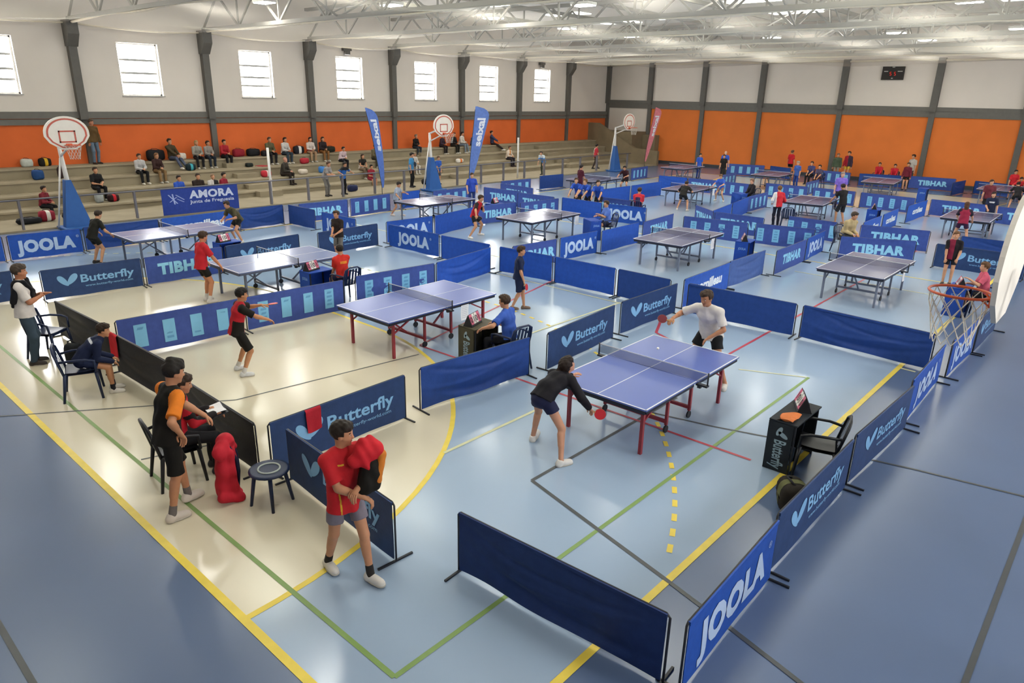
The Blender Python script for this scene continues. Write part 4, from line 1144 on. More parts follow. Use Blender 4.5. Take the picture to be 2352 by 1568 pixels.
        b0 = Wr+hd_dir*.025*s+side*ts*.022*s; parts.append(tube_np([b0, b0+(hd_dir*.6+side*ts*.8+inward*.3)*.034*s, b0+(hd_dir*1.5+side*ts*.9+inward*.7)*.034*s, b0+(hd_dir*2.2+side*ts*.75+inward*1.0)*.034*s], [.012*s, .011*s, .010*s, .008*s], 7))
    body = np_obj('body', parts, [MS], root)
    # ---- upper garment
    J = dict(pel=pel, waist=waist, chest=chest, neck=neck, SL=SL, FW=FW, up=updir, arm=arm, leg=leg, s=s, low=lowdir, hd=hd, hf=hf, hl=hl, hu=hu, root=root)
    tc_, sl = top; t_ = .018*s; lb = .08*s if P.get('hem') is None else P['hem']*s
    if pose in ('sit', 'bench'): lb = .02*s
    hem = pel-lowdir*lb
    U = [('ell', hem-lowdir*.05*s, waist, L, (.180*s*bk+t_, .135*s*bk+t_), (.138*s*bk+t_, .098*s*bk+t_), .03*s),
         ('ell', waist, chest, SL, (.138*s*bk+t_, .098*s*bk+t_), (.158*s*bk+t_, .104*s*bk+t_), .04*s),
         ('ell', chest, chest+updir*.09*s, SL, (.152*s*bk+t_, .1*s*bk+t_), (.115*s*bk+t_, .072*s+t_), .04*s),
         ('cone', neck-updir*.05*s, neck-updir*.005*s, .068*s, .06*s, .02*s)]
    arms = []
    for sd in (1, -1):
        S_, E_, Wr = arm[sd]
        U.append(('cone', chest+updir*.125*s+SL*sd*.045*s, S_, .045*s+t_, .047*s+t_, .04*s))
        if sl == 'short':
            e = S_+(E_-S_)*.80; arms.append(dict(k=.035*s, prims=[('cone', S_, e+(E_-S_)*.3, .047*s+t_, .047*s+t_*1.5, .01)], cuts=[(e, nrm(E_-S_))]))
        elif sl == 'long':
            arms.append(dict(k=.03*s, prims=[('cone', S_, E_, .048*s+t_, .042*s+t_, .02*s), ('cone', E_, E_+(Wr-E_)*.97, .043*s+t_, .032*s+t_*.8, .02*s)]))
        else: arms.append(dict(prims=[('cone', S_, S_+(E_-S_)*.25, .052*s+t_, .05*s+t_, .01)]))
    # folds in the cloth
    def folds(D, X, Y, Z, a=.0062*s):
        return D+a*np.sin(19/s*Z+7/s*X+5*np.sin(9/s*Y))*np.cos(13/s*Y-8/s*Z)
    gr = [dict(prims=U, cuts=[(hem, -lowdir)], fn=folds)]+[dict(a, fn=folds) for a in arms]
    mats = [cloth('fabric_'+tc_[1:], tc_)]; pred = None
    if acc: mats.append(cloth('fabric_'+acc[0][1:], acc[0])); pred = lambda c_: acc[1](c_, J)
    name = {'short': 'shirt', 'long': 'jacket', 'none': 'vest'}[sl]
    np_obj(name, [field_mesh(gr, h*s*(.7 if acc and lod == 2 else 1))], mats, root, pred)
    # ---- lower garment
    bc_, bt = bot; gl = []
    wa = waist-lowdir*.04*s
    gl.append(dict(prims=[('ell', pel-lowdir*.03*s, wa, L, (.152*s*bk+.008*s, .108*s*bk+.008*s), (.13*s*bk+.006*s, .092*s*bk+.006*s), .03*s)]))
    for sd in (1, -1):
        hp_, k_, a_ = leg[sd][:3]
        if bt in ('shorts', 'skirt', 'longshorts'):
            fr = {'shorts': .62, 'skirt': .42, 'longshorts': .92}[bt]; e = hp_+(k_-hp_)*fr
            gl.append(dict(prims=[('cone', hp_, hp_+(k_-hp_)*(fr+.2), .084*s*bk, (.086 if bt != 'skirt' else .10)*s*bk, .01), ('cone', pel-lowdir*.02*s, hp_+(k_-hp_)*.25, .080*s*bk, .078*s*bk, .03*s)], cuts=[(e, nrm(k_-hp_))], fn=folds))
        else:
            gl.append(dict(prims=[('cone', hp_, k_, .084*s*bk, .067*s, .02*s), ('cone', k_, a_, .066*s, .054*s, .03*s), ('cone', pel-lowdir*.02*s, hp_+(k_-hp_)*.25, .082*s*bk, .08*s*bk, .03*s)], cuts=[(a_+nrm(a_-k_)*.01*s, nrm(a_-k_))], fn=folds))
    if bt == 'skirt' : pass
    np_obj({'shorts': 'shorts', 'longshorts': 'shorts', 'skirt': 'skirt', 'trousers': 'trousers'}[bt], [field_mesh(gl, h*s)], [cloth('fabric_'+bc_[1:], bc_)], root)
    # ---- shoes
    for sd in (1, -1):
        a_, ty, tp = leg[sd][2], leg[sd][3], leg[sd][4]; f = V3(math.cos(math.radians(ty)), math.sin(math.radians(ty)), 0)
        sd_ = np.cross(UP, f); f2 = rot_axis(f, sd_, tp); u2 = np.cross(f2, sd_)
        base = a_-u2*.08*s
        pr = [('cone', a_-u2*.01*s-f2*.015*s, a_-u2*.045*s-f2*.03*s, .043*s, .043*s, .02*s), ('cone', base-f2*.03*s+u2*.035*s, base+f2*.13*s+u2*.028*s, .042*s, .042*s, .03*s), ('cone', base+f2*.06*s+u2*.04*s, base+f2*.155*s+u2*.025*s, .04*s, .03*s, .03*s)]
        sh = np_obj('shoe', [field_mesh([dict(prims=pr, cuts=[(base+u2*.001, -u2), (a_+u2*.02*s, u2)])], h*s*.8)], [mat('shoe_'+shoes[1:], shoes, .55, .35, var=.05)], root)
        if lod == 2:
            pr2 = [('cone', base-f2*.03*s+u2*.02*s, base+f2*.13*s+u2*.02*s, .046*s, .046*s, .03*s), ('cone', base+f2*.06*s+u2*.02*s, base+f2*.155*s+u2*.018*s, .044*s, .034*s, .03*s)]
            np_obj('sole', [field_mesh([dict(prims=pr2, cuts=[(base, -u2), (base+u2*.020*s, u2)])], h*s*.7)], [mat('sole_rubber', '#b9b2a6', .7, .2)], sh)
            lc = MB()
            for j in range(4):
                q0 = base+f2*(.035+.02*j)*s+u2*(.083-.006*j)*s; lc.tube([q0-sd_*.022*s-u2*.006*s, q0+u2*.003*s, q0+sd_*.022*s-u2*.006*s], .0035*s, 5)
            lc.build('laces', [mat('lace_grey', '#5c5a5e', .8)], sh)
            if sock:
                k_ = leg[sd][1]; np_obj('sock', [field_mesh([dict(prims=[('cone', a_-nrm(a_-k_)*-.01*s, a_-nrm(a_-k_)*.09*s, .042*s, .040*s, .01)])], h*s*.8)], [cloth('sock_'+sock[1:], sock)], root)
    # ---- hair
    hc, hs_ = hair
    if hs_ != 'bald':
        hb = [('elp', hp3(-.014, 0, .036), HR, (.112*Hs, .096*Hs, .103*Hs), .02*Hs), ('cone', hp3(.055, .02, .088), hp3(.04, -.04, .09), .034*Hs, .036*Hs, .03*Hs)]
        if hs_ in ('long', 'pony', 'curly'):
            hb.append(('cone', hp3(-.06, 0, .02), hp3(-.075, 0, -.09), .075*Hs, .06*Hs, .03*Hs))
        if hs_ == 'long': hb.append(('ell', hp3(-.06, 0, -.06), hp3(-.085, 0, -.2), hl, (.085*Hs, .05*Hs), (.07*Hs, .03*Hs), .03*Hs))
        if hs_ == 'pony': hb += [('cone', hp3(-.10, 0, .05), hp3(-.15, .01, -.02), .03*Hs, .035*Hs, .02*Hs), ('cone', hp3(-.15, .01, -.02), hp3(-.15, .02, -.15), .035*Hs, .012*Hs, .02*Hs)]
        if hs_ == 'bun': hb.append(('elp', hp3(-.10, 0, .075), HR, (.05*Hs, .055*Hs, .05*Hs), .02*Hs))
        if hs_ == 'curly': hb.append(('elp', hp3(-.03, 0, .03), HR, (.12*Hs, .11*Hs, .11*Hs), .02*Hs))
        if hs_ == 'quiff': hb.append(('cone', hp3(.05, 0, .11), hp3(-.04, 0, .12), .035*Hs, .045*Hs, .03*Hs))
        low = -.055 if hs_ in ('short', 'quiff', 'bun') else -.30
        fr = .052
        def cut(D, X, Y, Z):
            x = ((X-hd[0])*hf[0]+(Y-hd[1])*hf[1]+(Z-hd[2])*hf[2])/Hs; y = ((X-hd[0])*hl[0]+(Y-hd[1])*hl[1]+(Z-hd[2])*hl[2])/Hs; z_ = ((X-hd[0])*hu[0]+(Y-hd[1])*hu[1]+(Z-hd[2])*hu[2])/Hs
            D = D+.006*Hs*np.sin(75*x+25*y)*np.sin(85*y+20*z_)*np.sin(60*z_+9*x)
            face = np.maximum(fr-.02-x, z_-.058-.012*np.sin(30*y))*Hs       # <0 inside the face opening
            ear = np.maximum(np.maximum(-.018-x+.0*y, z_-.002), .066-np.abs(y))*Hs
            D = np.maximum(D, -face); D = np.maximum(D, -ear); D = np.maximum(D, (low-z_+.25*np.maximum(x+.03, 0))*Hs)
            return D
        np_obj('hair', [field_mesh([dict(prims=hb, fn=cut)], hh)], [mat('hair_'+hc[1:], hc, .6, .3, var=.18, scale=40, bump=.3, bscale=120)], root)
    elif lod >= 0:
        pass
    # ---- face
    if lod >= 1:
        for sd in (1, -1):
            e = MB(); cc = hp3(.079, sd*.031, .004); e.ell(cc, (.006*Hs, .0135*Hs, .0085*Hs), 10, 6, R=Matrix([list(HR[i]) for i in range(3)])); eo = e.build('eye', [mat('eye_white', '#d9cfc4', .3, .5, var=.0)], root)
            e = MB(); cc = hp3(.0845, sd*.031, .004); e.ell(cc, (.003*Hs, .007*Hs, .007*Hs), 10, 6, R=Matrix([list(HR[i]) for i in range(3)])); e.build('iris', [mat('eye_dark', '#20150f', .3, .5, var=.0)], eo)
            if lod == 2:
                e = MB(); e.tube([hp3(.082, sd*.015, .024), hp3(.084, sd*.032, .030), hp3(.074, sd*.05, .025)], .0042*Hs, 6); e.build('eyebrow', [mat('hair_'+hc[1:], hc, .6, .3, var=.18, scale=40)], root)
        e = MB(); e.tube([hp3(.078, .022, -.066), hp3(.088, 0, -.064), hp3(.078, -.022, -.066)], [.003*Hs, .0055*Hs, .003*Hs], 6); e.build('mouth', [mat('lips', '#9d5a4c', .5, .3, var=.03)], root)
    root.rotation_euler = (0, 0, math.radians(hdg))
    for sd in (1, -1):
        S_, E_, Wr = arm[sd]; J['grip%d' % sd] = Wr+nrm(nrm(Wr-E_)+.15*V3(0,0,-1))*.085*s
    J['M'] = lambda p: np.array([loc[0]+p[0]*math.cos(math.radians(hdg))-p[1]*math.sin(math.radians(hdg)), loc[1]+p[0]*math.sin(math.radians(hdg))+p[1]*math.cos(math.radians(hdg)), z+p[2]])
    return J
RACKET = {}
def racket(p, d, nv, label, tone='#c4262f'):
    """blade direction d, blade normal nv, p = grip point in the hand"""
    d = Vector(d).normalized(); nv = Vector(nv); nv = (nv-d*nv.dot(d)).normalized(); sd = nv.cross(d)
    r = empty('table_tennis_racket', label, 'racket', tuple(p), 0, 'rackets')
    r.rotation_euler = Matrix((d, sd, nv)).transposed().to_euler()
    key = tone
    if key not in RACKET:
        m = MB(); n = 28
        pts = [(.125+.078*math.cos(t), .075*math.sin(t)) for t in [2*math.pi*k/n for k in range(n)]]
        m.prism([(x, y, -.003) for x, y in pts], (0,0,0), (0,0,.006)); a = m.mesh('blade')
        m = MB(); m.prism([(.125+(x-.125)*.97, y*.97, .003) for x, y in pts], (0,0,0), (0,0,.003)); b = m.mesh('red_rubber')
        m = MB(); m.prism([(.125+(x-.125)*.97, y*.97, -.006) for x, y in pts], (0,0,0), (0,0,.003)); c = m.mesh('black_rubber')
        m = MB(); m.box((.0, 0, 0), (.11, .028, .022), 0, bev=.006); e = m.mesh('handle')
        a.materials.append(mat('racket_wood', '#b38d5c', .5)); b.materials.append(mat('rubber_'+tone[1:], tone, .45, .4, var=.03)); c.materials.append(mat('rubber_black', '#16161a', .5)); e.materials.append(mat('racket_wood', '#b38d5c', .5))
        RACKET[key] = (a, b, c, e)
    for me, nm in zip(RACKET[key], ('blade', 'red_rubber', 'black_rubber', 'handle')):
        o = bpy.data.objects.new(nm, me); COL.objects.link(o); o.parent = r
    return r
def seg_d(c, a, b):
    ba = b-a; t = np.clip(((c-a)@ba)/(ba@ba), 0, 1); return np.linalg.norm(c-a-t[:, None]*ba, axis=1), t
def sleeves(c, J):
    m = np.zeros(len(c), bool)
    for sd in (1, -1):
        d, t = seg_d(c, J['arm'][sd][0], J['arm'][sd][1]); m |= (d < .085*J['s']) & (((c-J['chest'])@J['SL'])*sd > .125*J['s'])
    return m
def sides(c, J):
    y = np.abs((c-J['waist'])@J['SL']); return (y > .10*J['s']) & (((c-J['chest'])@J['up']) < .05*J['s'])
def left_half(c, J): return ((c-J['chest'])@J['SL']) > 0.02
def lower_part(c, J): return ((c-J['waist'])@J['up']) < .02*J['s']
def shoulders(c, J): return ((c-J['chest'])@J['up']) > .04*J['s']
def back_panel(c, J): return (((c-J['chest'])@J['FW']) < -.03*J['s']) & (np.abs((c-J['chest'])@J['SL']) < .1*J['s']) & (((c-J['chest'])@J['up']) < .02*J['s'])
def orange_sleeve(c, J):
    m = np.zeros(len(c), bool)
    for sd in (1, -1):
        m |= (((c-J['chest'])@J['SL'])*sd > .118*J['s']) & (seg_d(c, J['arm'][sd][0], J['arm'][sd][1])[0] < .09*J['s']) & (((c-J['arm'][sd][0])@J['FW']) < .035*J['s'])
    return m
RED, BLK, NAVY, BLUE, WHT = '#bb2027', '#16161a', '#1b2443', '#2a4fae', '#d8d4ce'
# ---------------- foreground
J = person('person in red t-shirt and grey shorts carrying a bag and red jacket', (1.02,2.34), -92, 1.70, 'walk', (RED,'short'), ('#77707a','shorts'), '#d2cdc5', ('#241b14','short'), '#b98463', 2, lf=(.25,.09,.08,10), rf=(-.24,-.09,.09,-6), lean=0, lh=(.27,-.02,1.12), rh=(.30,.02,1.03), head=(42,-4), le=(-.3,1,-.6), re=(-.6,-1,-.5), lcurl=.8, rcurl=.8, sock='#2a2624', hem=.12, acc=('#d2a02e', lambda c, J: (((c-J['chest'])@J['FW']) > .02) & ((np.abs((c-J['chest'])@J['SL']+.105) < .006) & (((c-J['waist'])@J['up']) < .02) | (np.abs((c-J['chest'])@J['SL']+.075) < .028) & (np.abs((c-J['chest'])@J['up']-.045) < .008))))
p1 = J
def sdf_obj(name, prims, colr, parent=None, loc=None, rz=0.0, h=.010, cuts=(), amp=.006, fr=26):
    fn = lambda D, X, Y, Z: D+amp*np.sin(fr*Z+9*X+4*np.sin(11*Y))*np.cos(fr*.8*Y-10*Z)
    o = np_obj(name, [field_mesh([dict(prims=prims, cuts=list(cuts), fn=fn)], h)], [cloth(name+'_'+colr[1:], colr)], parent)
    if loc is not None: o.location = loc; o.rotation_euler = (0, 0, rz)
    return o
r = empty('shoulder_bag', 'black and orange sports bag held in the arms of the boy in red', 'bag', tuple(J['M'](V3(.25,.09,1.16))), math.radians(-92))
sdf_obj('bag_body', [('cone', V3(0,-.03,-.10), V3(.0,.05,.12), .075, .085, .03), ('cone', V3(.02,.06,-.10), V3(.03,.10,.02), .06, .06, .04)], '#17140f', r)
sdf_obj('orange_panel', [('cone', V3(.05,.09,-.03), V3(.04,.15,.20), .045, .04, .03), ('cone', V3(.04,.15,.20), V3(.03,.10,.24), .04, .03, .03)], '#c9772c', r)
tag(sdf_obj('red_jacket', [('cone', V3(.0,-.06,.0), V3(.04,.10,.06), .075, .085, .04), ('cone', V3(.04,.10,.06), V3(.05,.16,-.02), .07, .05, .05), ('cone', V3(.02,-.02,.05), V3(.0,.02,.13), .07, .06, .05), ('cone', V3(.0,.02,.13), V3(-.02,.10,.14), .055, .05, .04), ('cone', V3(.06,.0,.0), V3(.08,.03,-.10), .055, .04, .04)],
    '#c01f2a', None, tuple(J['M'](V3(.20,.09,1.34))), math.radians(-92), .010, (), .010, 34), 'bundled red jacket held against the chest of the boy in red', 'jacket')
J = person('person in black and orange sports shirt standing beside the writing coach', (.38,4.62), 2, 1.82, 'stand', ('#17140f','short'), ('#14120e','longshorts'), '#cfc4b8', ('#1a1410','quiff'), '#b98260', 2, pel=(-.02,0,.93), lean=13, lf=(.16,.14,.08,6), rf=(-.14,-.12,.08,-4), lh=(.42,.06,.98), rh=(.02,-.23,1.0), le=(-.2,1,-.5), re=(-1,-.9,.1), head=(-8,-12), acc=('#dd7a22', orange_sleeve), sock='#6a6462', rcurl=.8)
J = person('person in red and black tracksuit top seated and writing on a board', (.70,5.33), -12, 1.72, 'sit', ('#b81f2c','long'), ('#17171b','trousers'), '#2a2a2e', ('#33241a','short'), '#b98463', 2, lean=14, lh=(.42,.12,.80), rh=(.45,-.10,.80), head=(-16,-14), acc=('#1b1618', lambda c, J: (seg_d(c, J['arm'][1][0]*.5+J['arm'][1][1]*.5, J['arm'][1][2])[0] < .07) | (seg_d(c, J['arm'][-1][0]*.5+J['arm'][-1][1]*.5, J['arm'][-1][2])[0] < .07)), lcurl=.7, rcurl=.8)
m = MB(); m.box((0,0,0), (.24,.34,.012), 0, Matrix.Rotation(-.15, 3, 'Y')); wb = empty('clipboard', 'dark clipboard with white sheets in front of the writing coach', 'clipboard', (1.18,5.25,.775), -.2); m.build('board', [mat('board_dark', '#22242a', .5)], wb)
m = MB(); m.grid(lambda u, v: (-.10+.2*u, -.15+.3*v, .016+.02*u+.012*math.sin(5*v+2*u)), 5, 6); m.build('paper', [mat('paper_white', '#e8e8ea', .8, var=.02)], wb)
J = person('person in navy sports jacket leaning forward on a chair by the black barriers', (.82,8.84), -20, 1.50, 'sit', ('#1a2340','long'), ('#1d2747','shorts'), '#d8d2c8', ('#2b1d14','short'), '#bd8662', 2, lean=46, lh=(.47,.12,.62), rh=(.47,-.10,.60), head=(-10,-8), acc=('#c9ccd4', lambda c, J: (np.abs((c-J['chest'])@J['up']-.03) < .018) & (((c-J['chest'])@J['FW']) < -.05) & (np.linalg.norm(c-J['chest'], axis=1) < .22)), sock='#23232b')
J = person('person in white shirt and jeans, black sweater round the shoulders, clapping', (.68,10.86), -22, 1.76, 'stand', ('#d9d2cc','short'), ('#3a4a58','trousers'), '#3a3330', ('#463a30','short'), '#b5795a', 2, lean=2, lh=(.27,.05,1.20), rh=(.30,-.03,1.19), le=(-.4,.6,-1), re=(-.4,-.6,-1), head=(4,-4), bulk=1.08, lcurl=.2, rcurl=.2)
def draped(J):
    s = J['s']; ch, up, SL, FW = J['chest'], J['up'], J['SL'], J['FW']
    pr = [('ell', ch+up*.12*s-FW*.09*s, ch-up*.25*s-FW*.13*s, SL, (.15*s,.03*s), (.13*s,.035*s), .03*s)]
    for sd in (1, -1):
        pr += [('cone', ch+up*.15*s+SL*sd*.10*s-FW*.05*s, ch+up*.15*s+SL*sd*.12*s+FW*.07*s, .045*s, .04*s, .03*s), ('cone', ch+up*.15*s+SL*sd*.12*s+FW*.07*s, ch-up*.02*s+FW*.155*s, .04*s, .035*s, .03*s)]
    pr += [('cone', ch-up*.02*s+FW*.155*s, ch-up*.10*s+FW*.16*s-SL*.08*s, .04*s, .03*s, .02*s), ('cone', ch-up*.02*s+FW*.155*s, ch-up*.09*s+FW*.165*s+SL*.09*s, .035*s, .028*s, .02*s),
           ('cone', ch+up*.05*s-SL*.19*s-FW*.04*s, ch-up*.15*s-SL*.17*s-FW*.10*s, .05*s, .05*s, .03*s)]
    np_obj('sweater', [field_mesh([dict(prims=pr)], .0115*s)], [cloth('sweater_black', '#15151a')], J['root'])
draped(J)
J = person('person in black long-sleeved top and navy skirt stretching low to the nearest table', (4.30,2.52), -4, 1.68, 'ready', ('#15131a','long'), ('#1d2140','skirt'), '#d6d2cc', ('#241812','pony'), '#c08c70', 2, pel=(-.06,.06,.84), lean=66, lf=(.14,.40,.08,20,-18), rf=(-.10,-.36,.08,-16), lh=(.66,.18,.94), rh=(.47,-.33,.68), le=(-.5,.6,-.8), re=(-.9,-.6,.4), head=(-14,18), lk=(1,.4,.2), rk=(1,-.3,.2), hem=.02)
racket(J['M'](J['grip-1']), (.55,-.75,-.35), (-.75,-.6,.15), 'red racket in the low hand of the player in navy skirt')
J = person('person in white t-shirt and black shorts playing at the far end of the nearest table', (8.10,2.22), 182, 1.80, 'ready', ('#d9d3ce','short'), ('#141518','shorts'), '#cfcac2', ('#3a2a1e','short'), '#b98262', 2, pel=(-.02,.02,.88), lean=27, lf=(-.02,.36,.08,16), rf=(.06,-.34,.08,-14), lh=(.30,.14,.88), rh=(.42,-.44,1.10), le=(-.4,1,-.2), re=(-.3,-1,-.5), head=(-12,-16), bulk=1.10)
racket(J['M'](J['grip-1']), (-.35,.75,.15), (-.6,-.45,.65), 'red racket darkened for shade, held by the player in the white t-shirt', '#6d1a2a')  # rubber red darkened in its colour to stand in for shading
J = person('person in red and black shirt playing left-handed at the second nearest table', (2.93,8.0), -14, 1.56, 'ready', ('#b41f2c','short'), ('#171513','longshorts'), '#d5d5d5', ('#17120e','short'), '#bb8460', 2, pel=(-.03,0,.86), lean=14, lf=(-.04,.20,.08,10,0), rf=(-.03,-.20,.08,-8), lh=(.48,.10,1.24), rh=(.52,-.16,1.02), le=(-.4,.9,-.4), re=(-.5,-.8,-.6), head=(-6,-6), acc=('#1a1613', lambda c, J: sleeves(c, J) | (sides(c, J) & lower_part(c, J))), sock='#c9c5c0', lk=(1,.15,.2), rk=(1,-.1,.2))
racket(J['M'](J['grip1']), (.85,-.3,.05), (.1,.1,1), 'red racket in the raised hand of the boy in red and black')
J = person('person in dark navy kit walking before the plain blue barriers with a racket', (9.05,7.25), -52, 1.46, 'walk', ('#1a2442','short'), ('#1c2340','longshorts'), '#6f5a4c', ('#3a2717','short'), '#c08b6a', 1, lf=(.16,.09,.08,8), rf=(-.14,-.09,.1,-4), rh=(.16,-.22,.84), lh=(.02,.26,.84))
racket(J['M'](J['grip-1']), (.55,.1,-.6), (.35,-.9,.1), 'red racket of the boy in dark navy kit')
J = person('person in royal blue shirt umpiring beside the second nearest table, seen from behind', (6.28,4.99), 104, 1.62, 'sit', ('#3556a8','short'), ('#17171c','trousers'), '#26262c', ('#3b2a1d','short'), '#bf8a69', 2, lean=10, lh=(.36,.40,.83), rh=(.34,-.06,.82), le=(-.2,1,-.4), head=(6,-8))
J = person('person in plain red t-shirt and black shorts seen from behind at the left', (4.5,12.5), 2, 1.64, 'ready', ('#b9212c','short'), ('#15140f','shorts'), '#d3cdc6', ('#3b2818','short'), '#bd7f5c', 2, pel=(-.06,0,.90), lean=10, lf=(.03,.12,.08,8), rf=(-.02,-.14,.08,-8), lh=(.22,.28,.92), rh=(.26,-.30,.88), head=(0,-14), sock='#d0ccc6')
J = person('person in black shirt and black shorts seen from behind at the leftmost table', (4.12,17.98), 14, 1.55, 'ready', ('#191813','short'), ('#14140f','shorts'), '#2e2a26', ('#2d2014','short'), '#c4906c', 1, pel=(-.05,0,.86), lean=28, lf=(.02,.20,.08,8), rf=(-.04,-.20,.08,-8), lh=(.36,.3,.88), rh=(.38,-.26,.88))
J = person('person in olive t-shirt bending over the leftmost table from its far end', (8.30,18.32), 186, 1.55, 'ready', ('#4a4530','short'), ('#171616','shorts'), '#cfc9c2', ('#2f2118','short'), '#c08a6a', 1, lean=40, lh=(.42,.18,.86), rh=(.46,-.12,.84))
racket(J['M'](J['grip-1']), (.9,.1,.1), (.7,.2,.7), 'red racket of the player in olive t-shirt')
J = person('person in dark t-shirt and grey shorts holding a racket before a Butterfly barrier', (9.0,13.9), 196, 1.44, 'stand', ('#29201c','short'), ('#6b655f','longshorts'), '#bdb7b0', ('#3d2a1b','short'), '#c08866', 1, rh=(.36,.02,1.02), lh=(.30,.14,1.0), lean=4)
racket(J['M'](J['grip-1']), (.9,.1,.15), (0,.3,1), 'red racket of the brown-haired boy in dark t-shirt')
J = person('person in red football shirt with yellow mark umpiring, seen from behind', (6.75,10.52), 84, 1.55, 'sit', ('#c22a22','short'), ('#1c2140','shorts'), '#cfcac4', ('#1f1712','short'), '#bd8764', 1, acc=('#d9862c', lambda c, J: (((c-J['chest'])@J['FW']) < -.04*J['s']) & (np.abs((c-J['chest'])@J['up']+.01) < .035*J['s']) & (np.abs((c-J['chest'])@J['SL']) < .09*J['s'])))
J = person('person in pale grey shirt and black shorts left of the grey glaring table', (15.2,19.0), -60, 1.38, 'ready', ('#9aa3b4','short'), ('#1a1a1c','shorts'), '#d9c9bd', ('#221a14','short'), '#c58e6c', 1, lean=14, pel=(-.03,0,.88), lf=(.22,.12,.08,6), rf=(-.24,-.10,.1,-6), lh=(.4,.3,1.1), rh=(.3,-.3,.9))
J = person('person in blue shirt and tracksuit standing left of the lunging boy in red', (18.6,18.3), -120, 1.52, 'stand', ('#2c47a8','short'), ('#25356e','trousers'), '#cdc8c2', ('#3a281a','short'), '#c79776', 1, rh=(.2,-.25,.9), lh=(.25,.2,.95))
J = person('person in red and black kit lunging sideways in the middle of the hall', (14.4,13.95), -72, 1.58, 'ready', ('#b01f2d','short'), ('#1d1a1a','shorts'), '#dcd6ce', ('#3a2818','short'), '#c58e6a', 1, pel=(0,0,.80), lean=22, side=6, lf=(.02,.40,.08,20), rf=(.0,-.38,.08,-20), lh=(.30,.12,1.12), rh=(.35,-.55,.88), acc=('#221c1c', sleeves), head=(10,-10))
racket(J['M'](J['grip-1']), (.5,-.8,-.2), (.7,.2,.6), 'racket of the lunging boy in red and black')
# ---------------- blue group in the centre and umpires
for k, (x, y, hd_, lb, hy) in enumerate(((20.95,14.62,190,'left',20),(20.92,14.12,176,'middle',-10),(20.95,13.58,200,'right',30))):
    person('person in royal blue leaning over the blue barrier, %s one of three' % lb, (x,y), hd_, 1.60, 'stand', (BLUE,'short'), ('#1c1e26','shorts'), '#c9c5bf', (['#4a3220','#6a4c2c','#2a1d14'][k],'short'), '#c99a78', 1, lean=34, pel=(-.18,0,.90), lh=(.50,.20,.90), rh=(.50,-.16,.88), head=(hy,2))
person('person in pale blue shirt umpiring with raised arms in the hall centre', (17.55,10.75), 150, 1.55, 'sit', ('#5877c4','short'), ('#1d2030','shorts'), '#cdc9c4', ('#33231a','short'), '#c79470', 1, lh=(.42,.1,.95), rh=(.44,-.05,.88))
person('person in red jersey with dark stripe sitting behind the JOOLA barrier in the hall centre', (21.3,11.95), 20, 1.6, 'sit', ('#c22f3c','short'), ('#2a2a33','shorts'), '#ddd8d0', ('#3b2618','short'), '#c28d6c', 1, acc=('#3a2f55', back_panel), lean=14)
person('person in black kit bending right over the far table', (25.3,12.2), 12, 1.50, 'ready', ('#1f1d1b','short'), ('#17171a','shorts'), '#cfc6bc', ('#33241a','short'), '#c4906e', 1, lean=46)
person('person in light blue shirt at the far end of the table of the bending player', (29.4,12.5), 180, 1.40, 'ready', ('#3d62c4','short'), ('#8d6f66','shorts'), '#d8d2ca', ('#6a4a30','short'), '#cc9a7a', 1, lean=20)
person('person in red and white tracksuit jacket with fair brown hair, seen from behind', (24.45,7.75), 40, 1.55, 'stand', ('#c02a36','long'), ('#1b1c2c','trousers'), '#2c2c34', ('#6b4a2a','short'), '#c9977a', 1, acc=('#dcd6d4', lambda c, J: (((c-J['chest'])@J['SL']) > .11*J['s'])), lh=(.2,.2,1.0), rh=(.2,-.2,1.0))
person('person in black t-shirt and shorts playing with back to the camera right of centre', (27.1,6.25), 60, 1.60, 'ready', ('#1c1a1b','short'), ('#26262a','longshorts'), '#b98f70', ('#241a14','short'), '#c08a68', 1, pel=(-.02,0,.9), lean=12, lf=(.1,.14,.08,6), rf=(-.1,-.12,.08,-6), rh=(.36,-.3,.92))
person('person in purple polo shirt standing behind the player in black', (31.2,7.7), -150, 1.66, 'stand', ('#7d63c0','short'), ('#2a2030','trousers'), '#2c2a2c', ('#8d8078','short'), '#cf9b84', 1, bulk=1.1)
chair((21.3,4.25), math.radians(-118), 'chair under the man in beige jacket')
chair((21.3,11.95), math.radians(20), 'chair under the spectator in red jersey in the hall centre')
person('person in beige jacket with beard crouching between the barriers right of centre', (21.3,4.25), -118, 1.72, 'sit', ('#b3a077','long'), ('#3a3a3c','trousers'), '#3a342e', ('#3c3026','short'), '#bf8a6a', 1, lean=22, head=(20,-12), bulk=1.08)
person('person in maroon and black kit standing at the right in front of the Butterfly barrier', (19.0,.85), -170, 1.44, 'stand', ('#7c1e38','short'), ('#1d1a22','shorts'), '#38342f', ('#6a4a30','short'), '#c79270', 1, acc=('#1c181c', lambda c, J: sleeves(c, J) | left_half(c, J)), lh=(.2,.16,.9), rh=(.2,-.16,.86))
person('person in pink t-shirt umpiring with raised hand behind the hoop net', (16.12,-.38), 112, 1.50, 'sit', ('#c3566b','short'), ('#1d1d22','shorts'), '#d5cfc8', ('#5d4026','short'), '#cd9a7a', 1, lh=(.42,.2,1.02), rh=(.40,-.05,.86))
person('person in dark red shirt with long brown hair seen from behind at the right table', (26.0,1.9), 10, 1.50, 'ready', ('#8c1f3c','short'), ('#3a1f3c','shorts'), '#c9a48c', ('#4a2c1a','long'), '#c79272', 1, lean=20, pel=(-.03,0,.88), acc=('#2a2230', sleeves))
